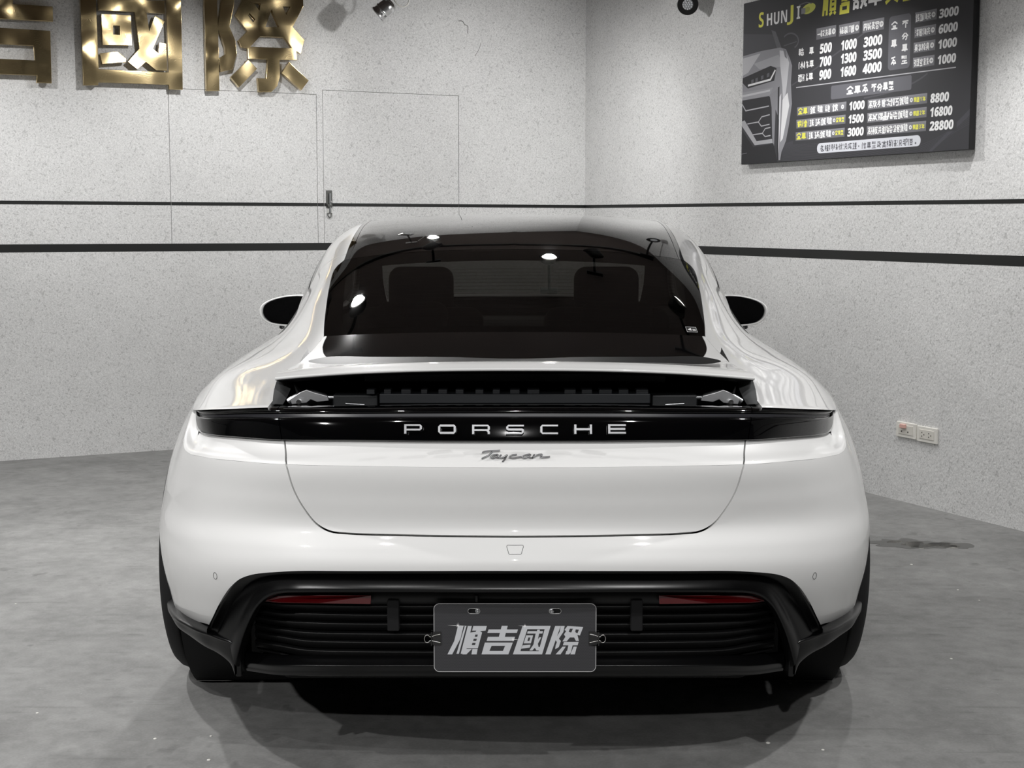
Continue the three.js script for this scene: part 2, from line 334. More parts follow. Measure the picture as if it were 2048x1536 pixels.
// ------------------------------------------------------------------ the car
M.paint = phys(0xf1f1f0, 0.42, 0, { clearcoat: 1, clearcoatRoughness: 0.04 });
M.gloss = phys(0x050506, 0.05, 0, { clearcoat: 1, clearcoatRoughness: 0.02 });
M.satin = phys(0x060607, 0.3, 0, { specularIntensity: 0.9 });
M.plastic = std(0x070708, 0.45);
M.matte = std(0x08080a, 0.85);
M.chrome = std(0xd8d8d8, 0.22, 1);
M.silver = std(0xb9bbbd, 0.3, 1);
M.tint = phys(0xffffff, 0.01, 0, { transmission: 1, thickness: 0, ior: 1.5 }); M.tint.color.setRGB(0.085, 0.082, 0.078);
M.clearGlass = phys(0xe4e8e6, 0.01, 0, { transmission: 1, thickness: 0, ior: 1.5 });
M.roofGlass = phys(0x0a0808, 0.03, 0, { clearcoat: 1, clearcoatRoughness: 0.01 });
M.privacy = phys(0x8a8a88, 0.02, 0, { transmission: 1, thickness: 0, ior: 1.5 });
M.rubber = std(0x0c0c0d, 0.8);
M.reflector = phys(0x6d0d14, 0.25, 0, { clearcoat: 1, clearcoatRoughness: 0.05 });
M.mirrorGlass = std(0x8d8d90, 0.015, 1);

const car = thing('car', 'white four door sports car with its rear spoiler raised, parked tail towards the viewer', 'car');
const GAP = 0.0021;
function loft(rows, per = 1, along = 1, flip = false) {
  const g = gridTris(net(rows, per, along), flip), b = new THREE.BufferGeometry();
  b.setAttribute('position', new THREE.Float32BufferAttribute(g.p.flatMap(q => [q.x, q.y, q.z]), 3)); b.setIndex(g.idx); b.computeVertexNormals(); return b;
}
function geoSoup(geo) { const p = geo.attributes.position, n = geo.attributes.normal, t = []; const at = i => [p.getX(i), p.getY(i), p.getZ(i), n.getX(i), n.getY(i), n.getZ(i)]; if (geo.index) for (let k = 0; k < geo.index.count; k++) t.push(at(geo.index.getX(k))); else for (let k = 0; k < p.count; k++) t.push(at(k)); return { t, e: [] }; }
const both = s => joined(s, mirrored(s));
const wide = half => [...half.slice(1).reverse().map(p => V(-p.x, p.y, p.z)), ...half];   // half curve -> full curve from -x to +x
const P3 = list => list.map(p => V(...p));

// ---- outlines (metres, seen from behind: x, y)
const creaseXY = [[0, .776], [.193, .776], [.377, .775], [.539, .771], [.624, .769], [.727, .763], [.769, .7605], [.802, .757], [.832, .760], [.852, .776], [.8565, .80], [.852, .83], [.848, .845]];
const leafSD = sdPoly([[-0.5, .776], ...smoothLine(creaseXY), [.845, 1.2], [-0.5, 1.2]]);
const lidSD = sdPoly([[-0.4, .613], ...smoothLine([[-.2, .6125], [0, .612], [.263, .613], [.385, .6135], [.43, .617], [.462, .633], [.489, .667], [.511, .709], [.526, .762], [.537, .80], [.548, .84]]), [.56, 1.2], [-0.4, 1.2]]);
const diffSD = sdPoly([[-0.4, .5324], ...smoothLine([[-.2, .5373], [0, .539], [.194, .5373], [.379, .5324], [.498, .526], [.56, .5175], [.598, .5102], [.6245, .502], [.6516, .488], [.679, .4616], [.708, .42], [.731, .377], [.755, .333]]), [.76, .30], [.76, -.3], [-0.4, -.3]]);
const spoilerX = smoothLine([[.12, .60], [-.1, .585], [-.25, .579], [-.32, .5755], [-.42, .5735], [-.52, .568], [-.60, .5595], [-.72, .540], [-.80, .5307]]);   // z, x
const spoilerSD = sdPoly([...spoilerX.map(([z, x]) => [x, z]), [-.4, -.80], [-.4, .12]]);
const winSide = smoothLine([[-.74, .524], [-.80, .5307], [-.9, .5425], [-1.0, .5525], [-1.2, .570], [-1.4, .585], [-1.5, .5905], [-1.56, .591], [-1.605, .585], [-1.63, .575], [-1.648, .5705], [-1.75, .5725], [-1.9, .576], [-2.2, .579], [-2.6, .585], [-3.0, .585], [-3.2, .59]]);
const topGlassSD = sdPoly([...winSide.map(([z, x]) => [x, z]), [-.4, -3.2], [-.4, -.74]]);
const stripX = z => 0.5525 + 0.012 * Math.min(1, Math.max(0, (-1.65 - z) / 0.6));
const sideGlassSD = sdPoly(smoothLine([[-1.60, 1.035], [-1.75, 1.13], [-2.05, 1.222], [-2.5, 1.268], [-2.95, 1.245], [-3.3, 1.13], [-3.6, .965], [-3.5, .958], [-3.0, .978], [-2.4, .992], [-1.75, 1.0], [-1.61, 1.015]], 5));
const screenSD = sdPoly([[-.4, -3.03], [.56, -3.03], [.60, -3.3], [.62, -3.6], [.62, -3.88], [-.4, -3.92]]);
const arch = (x, y, z) => Math.min(Math.hypot(z + 1.06, y - 0.36) - 0.395, Math.hypot(z + 3.96, y - 0.36) - 0.385);
const seamRear = (x, y, z) => (z + 0.655) + 0.27 * (y - 0.84);      // bumper / quarter panel seam (positive on the bumper)
const doorA = z => z + 1.74, doorB = z => z + 2.56, doorC = z => z + 3.52;
const isSide = (x, y, z) => x - 0.62;

// ---- skin panels
let bumper = cut(ringSoup, (x, y, z) => z > -2 ? leafSD(x, y) - 0.0003 : -1);
bumper = cut(bumper, (x, y, z) => seamRear(x, y, z) - GAP);
const lid = cut(cut(bumper, (x, y) => -lidSD(x, y) - GAP), (x, y, z) => y - 0.5);
bumper = cut(bumper, (x, y) => lidSD(x, y) - GAP);
bumper = cut(bumper, (x, y) => diffSD(x, y));
bumper = cut(bumper, (x, y, z) => y - (0.334 - 0.16 * Math.max(0, -z - 0.3)));
bumper = cut(bumper, arch);
// small flush covers in the bumper
mesh('rear_bumper', skin(both(bumper)), M.paint, car);
{ const o = [[-.0175, .5945], [.0175, .5945], [.0188, .593], [.0188, .591], [.0145, .577], [.0130, .5755], [-.0130, .5755], [-.0145, .577], [-.0188, .591], [-.0188, .593]]; const pts = []; o.forEach(([x, y], i) => { const [a, b] = o[(i + 1) % o.length]; for (let k = 0; k < 4; k++) { const X = x + (a - x) * k / 4, Y = y + (b - y) * k / 4; pts.push(V(X, Y, rearHit(Math.abs(X), Y))); } }); mesh('tow_cover_seam', tube(pts, 0.0006, 120, 5, true), std(0x1b1b1b, 0.6), car); }
mesh('trunk_lid', skin(both(lid), 0.014), M.paint, car);
let ringSide = cut(ringSoup, (x, y, z) => -seamRear(x, y, z) - GAP);
ringSide = cut(cut(ringSide, arch), (x, y, z) => y - 0.262);
const up0 = cut(cut(upSoup, (x, y, z) => spoilerSD(x, z) - 0.003), (x, y, z) => topGlassSD(x, z) - 0.0008);
const up1 = cut(cut(up0, (x, y, z) => x > 0.6 ? sideGlassSD(z, y) - 0.001 : 1), (x, y, z) => screenSD(x, z) - 0.001);
const quarter = joined(cut(ringSide, (x, y, z) => doorA(z) - GAP), cut(up1, (x, y, z) => doorA(z) - GAP));
const rearDoor = joined(cut(cut(ringSide, (x, y, z) => -doorA(z) - GAP), (x, y, z) => doorB(z) - GAP), cut(cut(cut(up1, (x, y, z) => -doorA(z) - GAP), (x, y, z) => doorB(z) - GAP), isSide));
const frontDoor = joined(cut(cut(ringSide, (x, y, z) => -doorB(z) - GAP), (x, y, z) => doorC(z) - GAP), cut(cut(cut(up1, (x, y, z) => -doorB(z) - GAP), (x, y, z) => doorC(z) - GAP), isSide));
const rail = cut(cut(cut(up1, (x, y, z) => -doorA(z) - GAP), (x, y, z) => doorC(z) - GAP), (x, y, z) => -isSide(x, y, z));
const fender = joined(cut(ringSide, (x, y, z) => -doorC(z) - GAP), cut(cut(up1, (x, y, z) => -doorC(z) - GAP), (x, y, z) => x - 0.66));
const hood = cut(cut(up1, (x, y, z) => -doorC(z) - GAP), (x, y, z) => 0.657 - x);
for (const f of [s => s, mirrored]) {
  mesh('quarter_panel', skin(f(quarter)), M.paint, car);
  const d1 = mesh('rear_door', skin(f(rearDoor)), M.paint, car), d2 = mesh('front_door', skin(f(frontDoor)), M.paint, car);
  mesh('roof_rail', skin(f(rail)), M.paint, car);
  mesh('front_fender', skin(f(fender)), M.paint, car);
  const sg = cut(upSoup, (x, y, z) => x > 0.6 ? -sideGlassSD(z, y) - 0.001 : -1);
  mesh('window', skin(f(cut(sg, (x, y, z) => doorB(z) - 0.002)), 0), M.privacy, d1);
  mesh('window', skin(f(cut(sg, (x, y, z) => -doorB(z) - 0.002)), 0), M.privacy, d2);
}
mesh('hood', skin(both(hood)), M.paint, car);
const topGlass = cut(upSoup, (x, y, z) => -topGlassSD(x, z) - 0.0008);
const rearWin = cut(cut(topGlass, (x, y, z) => z + 1.6485), (x, y, z) => -0.803 - z);
const roof = cut(cut(topGlass, (x, y, z) => -1.6515 - z), (x, y, z) => stripX(z) - x - 0.001);
const strip = cut(cut(topGlass, (x, y, z) => -1.6515 - z), (x, y, z) => x - stripX(z) - 0.001);
const rw = mesh('rear_window', skin(both(rearWin), 0), M.tint, car);
mesh('roof_glass', skin(both(roof), 0.006), M.roofGlass, car);
mesh('roof_trim', skin(strip, 0.006), M.gloss, car); mesh('roof_trim', skin(mirrored(strip), 0.006), M.gloss, car);
mesh('windshield', skin(both(cut(upSoup, (x, y, z) => -screenSD(x, z) - 0.001)), 0), M.clearGlass, car);
// black printed border of the rear window (on the inside of the pane)
const borderSD = sdPoly([...smoothLine([[-.875, .40], [-.878, .455], [-.90, .485], [-.95, .495], [-1.1, .512], [-1.3, .53], [-1.44, .538], [-1.49, .53], [-1.51, .50], [-1.515, .44]]).map(([z, x]) => [x, z]), [-.3, -1.53], [-.3, -.868]]);
mesh('black_border', skin(both(cut(rearWin, (x, y, z) => borderSD(x, z))), 0, -0.004), M.gloss, rw);
// heating wires across the pane
const heat = [];
function upHit(x, z) {                          // height of the upper surface over (x, z)
  const t = upSoup.t; let best = -9; x = Math.abs(x);
  for (let k = 0; k < t.length; k += 3) {
    const a = t[k], b = t[k + 1], c = t[k + 2];
    if (x < Math.min(a[0], b[0], c[0]) || x > Math.max(a[0], b[0], c[0]) || z < Math.min(a[2], b[2], c[2]) || z > Math.max(a[2], b[2], c[2])) continue;
    const D = (b[2] - c[2]) * (a[0] - c[0]) + (c[0] - b[0]) * (a[2] - c[2]); if (Math.abs(D) < 1e-12) continue;
    const l = ((b[2] - c[2]) * (x - c[0]) + (c[0] - b[0]) * (z - c[2])) / D, m = ((c[2] - a[2]) * (x - c[0]) + (a[0] - c[0]) * (z - c[2])) / D;
    if (l < -1e-4 || m < -1e-4 || l + m > 1.0001) continue; best = Math.max(best, l * a[1] + m * b[1] + (1 - l - m) * c[1]);
  }
  return best;
}
for (let k = 0; k < 15; k++) { const z = -0.92 - k * 0.036, w = 0.475 + 0.035 * k / 15, pts = []; for (let a = -6; a <= 6; a++) pts.push(V(w * a / 6, upHit(w * a / 6, z) - 0.003, z)); heat.push(tube(pts, 0.0005, 24, 4)); }
mesh('heating_wires', nonIndexed(heat), std(0x4a4038, 0.5), rw);
{ // small sticker in the corner of the pane
  const t = canvasTex(128, 72, (c, w, h) => { c.fillStyle = '#0a0a0a'; c.fillRect(0, 0, w, h); c.strokeStyle = '#e8e8e8'; c.lineWidth = 4; c.strokeRect(5, 5, w - 10, h - 10); c.fillStyle = '#f2f2f2'; c.beginPath(); c.moveTo(16, 38); c.lineTo(62, 14); c.lineTo(62, 54); c.closePath(); c.fill(); c.fillRect(74, 30, 38, 8); c.fillRect(74, 44, 38, 8); });
  const g = new THREE.PlaneGeometry(0.031, 0.021, 4, 1), p = g.attributes.position;
  for (let i = 0; i < p.count; i++) { const x = 0.500 + p.getX(i), z = -0.858 - p.getY(i) * 2.4; p.setXYZ(i, x, upHit(x, z) + 0.0012, z); }
  g.computeVertexNormals(); mesh('sticker', g, std(0xffffff, 0.5, 0, { map: t, side: THREE.DoubleSide }), rw);
}
// ---- inner liners keep the gaps and openings dark
const linRing = cut(cut(cut(cut(ringSoup, (x, y, z) => z > -2 ? leafSD(x, y) + 0.02 : 1), (x, y) => diffSD(x, y)), arch), (x, y, z) => y - 0.27);
mesh('inner_shell', skin(both(linRing), 0, -0.028), M.matte, car);
const linUp = cut(cut(cut(cut(upSoup, (x, y, z) => spoilerSD(x, z) - 0.012), (x, y, z) => topGlassSD(x, z) - 0.002), (x, y, z) => x > 0.6 ? sideGlassSD(z, y) - 0.002 : 1), (x, y, z) => screenSD(x, z) - 0.002);
mesh('inner_pillars', skin(both(linUp), 0, -0.03), M.matte, car);

// ---- lamp ledge, lamp bar
const creaseHalf = P3([[0, .776], [.193, .776], [.377, .775], [.539, .771], [.624, .769], [.727, .763], [.769, .7605], [.802, .757], [.832, .760], [.852, .776], [.8565, .80], [.852, .83]].map(([x, y]) => { let z = rearHit(x, y); if (z < -1) z = -0.55; return [x, y, z]; }));
const lampBotHalf = P3([[0, .831, -.056], [.195, .830, -.064], [.382, .828, -.09], [.547, .82, -.15], [.635, .816, -.212], [.722, .808, -.305], [.765, .802, -.375], [.79, .7985, -.43], [.808, .8, -.475], [.82, .81, -.505], [.826, .825, -.52], [.828, .838, -.527]]);
const lampTopHalf = P3([[0, .906, -.072], [.195, .905, -.078], [.382, .9, -.105], [.562, .892, -.167], [.65, .882, -.232], [.74, .866, -.335], [.785, .857, -.41], [.806, .852, -.455], [.818, .849, -.49], [.825, .847, -.512], [.829, .846, -.525], [.831, .845, -.533]]);
const crease = wide(creaseHalf), lampBot = wide(lampBotHalf), lampTop = wide(lampTopHalf);
const lerp3 = (A, B, f, fn) => A.map((a, i) => { const q = a.clone().lerp(B[i], f); return fn ? fn(q, i) : q; });
const down = (q, d) => q.add(V(0, -d, 0));
{
  const rows = [crease, lerp3(crease, lampBot, 0.12, q => down(q, -0.0015)), lerp3(crease, lampBot, 0.5, q => down(q, 0.0045)), lerp3(crease, lampBot, 0.88, q => down(q, 0.003)), lampBot, lampBot.map(q => q.clone().add(V(0, 0.004, -0.02)))];
  const led = geoSoup(loft(rows, 5, 4, false));
  const inLid = (x, y, z) => 0.5295 + (y - 0.776) * 0.3 - Math.abs(x);
  const L1 = cut(led, (x, y, z) => inLid(x, y, z) - GAP), L2 = cut(led, (x, y, z) => -inLid(x, y, z) - GAP);
  mesh('lid_ledge', skin(L1, 0.012), M.paint, car);
  mesh('lamp_surround', skin(cut(L2, x => x), 0.012), M.paint, car); mesh('lamp_surround', skin(cut(L2, x => -x), 0.012), M.paint, car);
  // the black lamp bar: stepped section between the lower and the upper line
  const out = lampBot.map((q, i) => { const a = lampBot[Math.max(0, i - 1)], b = lampBot[Math.min(lampBot.length - 1, i + 1)]; const t = b.clone().sub(a); return V(-t.z, 0, t.x).normalize().multiplyScalar(t.x >= 0 ? 1 : 1); });
  const sec = [[-0.01, -0.02], [-0.01, 0.0125], [0.02, 0.0135], [0.3, 0.0125], [0.56, 0.0105], [0.66, 0.0075], [0.685, 0.004], [0.7, -0.003], [0.80, -0.004], [0.83, 0.0], [0.855, 0.003], [0.93, 0.001], [1.0, -0.012], [1.0, -0.05]];
  const taper = i => Math.min(1, Math.min(i, lampBot.length - 1 - i) / 3.2);
  const bar = geoSoup(loft(sec.map(([f, o]) => lerp3(lampBot, lampTop, f, (q, i) => q.addScaledVector(out[i], o > 0 ? o * taper(i) : o).add(V(0, 0, 0)))), 5, 2, false));
  const split = (x, y) => 0.546 + (y - 0.82) * 0.2 - Math.abs(x);
  const center = mesh('lamp_bar', skin(cut(bar, (x, y) => split(x, y) - 0.0012), 0.01), M.gloss, car);
  for (const sg of [1, -1]) {
    const lamp = mesh('tail_lamp', skin(cut(cut(bar, (x, y) => -split(x, y) - 0.0012), x => sg * x), 0.01), M.gloss, car);
  }
  mesh('lamp_strip', loft([lerp3(lampBot, lampTop, 0.705, (q, i) => q.addScaledVector(out[i], -0.0015)), lerp3(lampBot, lampTop, 0.795, (q, i) => q.addScaledVector(out[i], -0.0025))].map(r => r.slice(3, -3)), 5, 1, false), std(0x3a3a3e, 0.3), center);
  mesh('bar_backing', loft([lerp3(lampBot, lampTop, -0.05, (q, i) => q.addScaledVector(out[i], -0.025)), lerp3(lampBot, lampTop, 1.0, (q, i) => q.addScaledVector(out[i], -0.03))], 3, 1, false), M.matte, center);
  // raised letters on the bar
  const t = 0.0056, w = 0.041, h = 0.0222, R = (x0, x1, y0, y1) => [[x0, y0], [x1, y0], [x1, y1], [x0, y1]];
  const m0 = h / 2 - t / 2, m1 = h / 2 + t / 2, c = 0.005;
  const O = [[c, 0], [w - c, 0], [w, c], [w, h - c], [w - c, h], [c, h], [0, h - c], [0, c]], O2 = [[t, t], [t, h - t], [w - t, h - t], [w - t, t]];
  const glyph = {
    P: [[[[0, 0], [t, 0], [t, m0 - 0.001], [w - c, m0 - 0.001], [w, m0 + c - 0.002], [w, h - c], [w - c, h], [0, h]], [[[t, m1 - 0.002], [t, h - t * 0.8], [w - t, h - t * 0.8], [w - t, m1 - 0.002]]]]],
    O: [[O, [O2]]],
    R: [[[[0, 0], [t, 0], [t, m0 - 0.001], [w - t * 1.5, m0 - 0.001], [w - t, m0 - 0.004], [w - t, 0], [w, 0], [w, m0 - 0.003], [w - 0.002, m0], [w, m0 + 0.003], [w, h - c], [w - c, h], [0, h]], [[[t, m1 - 0.002], [t, h - t * 0.8], [w - t, h - t * 0.8], [w - t, m1 - 0.002]]]]],
    S: [[[[0, 0], [w - c, 0], [w, c], [w, m1 - 0.003], [w - c, m1], [t, m1], [t, h - t * 0.8], [w, h - t * 0.8], [w, h], [c, h], [0, h - c], [0, m0 + 0.003], [c, m0], [w - t, m0], [w - t, t * 0.8], [0, t * 0.8]], []]],
    C: [[[[c, 0], [w, 0], [w, t * 0.8], [t, t * 0.8], [t, h - t * 0.8], [w, h - t * 0.8], [w, h], [c, h], [0, h - c], [0, c]], []]],
    H: [[[[0, 0], [t, 0], [t, m0], [w - t, m0], [w - t, 0], [w, 0], [w, h], [w - t, h], [w - t, m1], [t, m1], [t, h], [0, h]], []]],
    E: [[[[0, 0], [w, 0], [w, t * 0.85], [t, t * 0.85], [t, m0], [w * 0.97, m0], [w * 0.97, m1], [t, m1], [t, h - t * 0.85], [w, h - t * 0.85], [w, h], [0, h]], []]],
  };
  const silverLetter = std(0xa2a3a5, 0.38, 0.75);
  [...'PORSCHE'].forEach((ch, k) => {
    const x = -0.2325 + 0.0775 * k, g = nonIndexed(glyph[ch].map(([p, hs]) => extrude(p, 0.005, 0.0006, hs)));
    g.translate(-w / 2, -h / 2, 0);
    const zc = -0.0405 - 0.0076 * Math.pow(Math.abs(x) / 0.2, 1.6);
    g.rotateX(-0.20); g.translate(x, 0.8575, zc); mesh('raised_letter', g, silverLetter, center);
  });
  // script badge on the ledge
  const cv = (X, Y) => { const px = 780 + X / 4, py = 720 + Y / 4, f = (935 - py) / 55, x = (px - 1029.6) / 874; return V(x, 0.776 + 0.055 * f + 0.0008, -0.006 - 0.05 * f + 0.003); };
  const strokes = [[[738, 742], [760, 733], [880, 725]], [[820, 733], [793, 760], [735, 790]], [[862, 757], [828, 762], [806, 776], [816, 786], [846, 776], [864, 757], [852, 779], [870, 785]], [[888, 760], [874, 780], [896, 784], [936, 760]], [[936, 760], [918, 793], [900, 815]], [[1012, 757], [976, 763], [952, 779], [976, 786], [1050, 774]], [[1118, 755], [1082, 761], [1056, 776], [1066, 786], [1098, 776], [1122, 755], [1108, 779], [1128, 785]], [[1152, 757], [1136, 785]], [[1141, 776], [1190, 757], [1214, 758], [1198, 778], [1276, 774]]];
  mesh('script_badge', nonIndexed(strokes.map(s => tube(s.map(p => cv(...p)), 0.0019, 24, 7))), std(0x9a9a9c, 0.3, 1), car);
}
// parking sensors: flush discs with a ring-shaped joint
for (const sg of [1, -1]) {
  const ring = []; for (let k = 0; k < 24; k++) { const a = k / 24 * Math.PI * 2, x = 0.719 + 0.0053 * Math.cos(a), y = 0.484 + 0.0085 * Math.sin(a); ring.push(V(sg * x, y, rearHit(x, y))); }
  mesh('parking_sensor', tube(ring, 0.0007, 48, 5, true), std(0x1b1b1b, 0.6), car);
}
// ---- raised spoiler
const spFront = [[0, 1.0255, -.803], [.2, 1.0245, -.803], [.36, 1.021, -.803], [.46, 1.0175, -.803], [.5295, 1.0135, -.803]];
const spRows = [
  spFront,
  [[0, .9955, -.685], [.204, .9945, -.685], [.37, .991, -.685], [.474, .988, -.685], [.547, .985, -.685]],
  [[0, .974, -.602], [.206, .973, -.602], [.376, .9695, -.602], [.482, .967, -.602], [.5595, .969, -.602]],
  [[0, .9665, -.572], [.208, .9655, -.573], [.378, .962, -.575], [.486, .960, -.578], [.563, .964, -.58]],
  [[0, .9665, -.552], [.208, .9655, -.553], [.379, .962, -.555], [.488, .9585, -.558], [.565, .962, -.56]],
  [[0, .976, -.45], [.21, .975, -.45], [.382, .9685, -.45], [.491, .963, -.455], [.569, .961, -.46]],
  [[0, .988, -.31], [.21, .986, -.315], [.385, .979, -.325], [.495, .970, -.34], [.5735, .961, -.36]],
  [[0, .9985, -.188], [.21, .996, -.195], [.385, .9875, -.217], [.5, .976, -.245], [.5762, .964, -.283]],
  [[0, .9885, -.145], [.21, .986, -.152], [.385, .9775, -.175], [.5, .967, -.205], [.5775, .957, -.245]],
];
{
  const full = spRows.map(r => wide(P3(r))), LAST = full.length - 1;
  const top = geoSoup(loft(full, 8, 8, true));
  const insSD = sdPoly([...smoothLine([[-.80, .5225], [-.74, .524], [-.68, .519], [-.625, .504], [-.588, .48], [-.570, .445], [-.556, .36], [-.542, .2], [-.537, 0]]).map(([z, x]) => [x, z]), [-.3, -.537], [-.3, -.81], [.5225, -.81]]);
  const ins = (x, y, z) => insSD(Math.abs(x), z);
  const wing = mesh('spoiler', skin(cut(top, (x, y, z) => ins(x, y, z) - 0.0008), 0.004), M.paint, car);
  mesh('glass_panel', skin(cut(top, (x, y, z) => -ins(x, y, z) - 0.0008), 0.002), M.gloss, wing);
  const edge = full[LAST], lip = [edge, edge.map(q => q.clone().add(V(0, -0.0015, 0.004))), edge.map(q => q.clone().add(V(0, -0.006, 0.003))), edge.map(q => q.clone().add(V(0, -0.0085, -0.006)))];
  mesh('trailing_edge', loft(lip, 8, 3, true), M.paint, wing);
  const under = [lip[3], full[LAST - 2].map(q => q.clone().add(V(0, -0.03, 0))), full[4].map(q => q.clone().add(V(0, -0.035, 0))), full[1].map(q => q.clone().add(V(0, -0.03, 0)))];
  mesh('underside', loft(under, 4, 4, true), M.plastic, wing);
  const ends = s => { const i = s > 0 ? edge.length - 1 : 0; return loft([full.map(r => r[i]), full.map((r, j) => r[i].clone().add(V(0, j === LAST ? -0.0085 : -0.014, 0)))], 4, 2, s > 0); };
  mesh('end_cap', ends(1), M.paint, wing); mesh('end_cap', ends(-1), M.paint, wing);
  // bay under the spoiler: tray, rear wall, notched strip, lifting arms
  const tray = wide(P3([[0, .895, -.12], [.2, .894, -.125], [.38, .889, -.15], [.56, .878, -.215]]));
  const tray2 = wide(P3([[0, .885, -.33], [.2, .885, -.33], [.38, .882, -.34], [.56, .875, -.38]]));
  const wall2 = wide(P3([[0, .905, -.36], [.2, .905, -.36], [.38, .903, -.37], [.56, .9, -.41]])), wall3 = wide(P3([[0, .955, -.52], [.2, .955, -.52], [.38, .952, -.52], [.565, .948, -.52]]));
  const bay = mesh('spoiler_bay', loft([tray.map(q => q.clone().add(V(0, -0.02, 0.03))), tray, tray2, wall2, wall3, wall3.map(q => q.clone().add(V(0, 0.05, -0.25)))], 5, 3, false), M.plastic, car);
  const teeth = []; for (let k = -8; k <= 8; k++) if (k % 3 !== 2 || k % 2) teeth.push(rbox(k * 0.0435 - 0.012 - (k % 3) * 0.002, k * 0.0435 + 0.012 + (k % 2) * 0.004, 0.917, 0.929, -0.262, -0.225, 0.002));
  mesh('notched_strip', nonIndexed([rbox(-0.325, 0.325, 0.895, 0.919, -0.27, -0.22, 0.003), ...teeth]), std(0x15181c, 0.55), bay);
  mesh('crossbeam', rbox(-0.37, 0.37, 0.935, 0.965, -0.36, -0.31, 0.006), std(0x101114, 0.5), bay);
  for (const s of [1, -1]) {
    const X = a => a.map(([x, y, z]) => V(s * x, y, z));
    mesh('side_cheek', loft([X([[.579, .955, -.30], [.583, .925, -.26], [.579, .896, -.205]]), X([[.566, .953, -.31], [.566, .925, -.28], [.570, .894, -.22]]), X([[.553, .94, -.34], [.551, .92, -.31], [.560, .89, -.245]])], 4, 3), std(0xb9bbbc, 0.28, 0.7), bay);
    const arm = mesh('lifting_arm', nonIndexed([tube(X([[.545, .898, -.235], [.52, .912, -.235], [.49, .918, -.24], [.455, .908, -.24]]), 0.0085, 16, 8), tube(X([[.455, .908, -.24], [.42, .906, -.25], [.37, .899, -.25]]), 0.006, 10, 8)]), M.silver, bay);
    const plate = extrude([[0.535, .893], [0.54, .905], [.515, .922], [.5, .928], [.48, .921], [.45, .913], [.447, .902], [.475, .899], [.49, .905], [.5, .897]].map(([x, y]) => [s * x, y]), 0.012, 0.001).translate(0, 0, -0.236);
    mesh('bracket', plate, std(0xcfd0d2, 0.35, 0.85), arm);
    mesh('pivot', new THREE.CylinderGeometry(0.006, 0.006, 0.02, 16).rotateX(Math.PI / 2).translate(s * 0.517, 0.9, -0.222), M.chrome, arm);
    mesh('rod', tube(X([[.405, .896, -.215], [.36, .893, -.215]]), 0.0035, 4, 8), M.silver, arm);
    mesh('arm_cover', rbox(s > 0 ? .33 : -.44, s > 0 ? .44 : -.33, .886, .914, -.29, -.24, .004), std(0x17191b, 0.5), bay);
  }
}
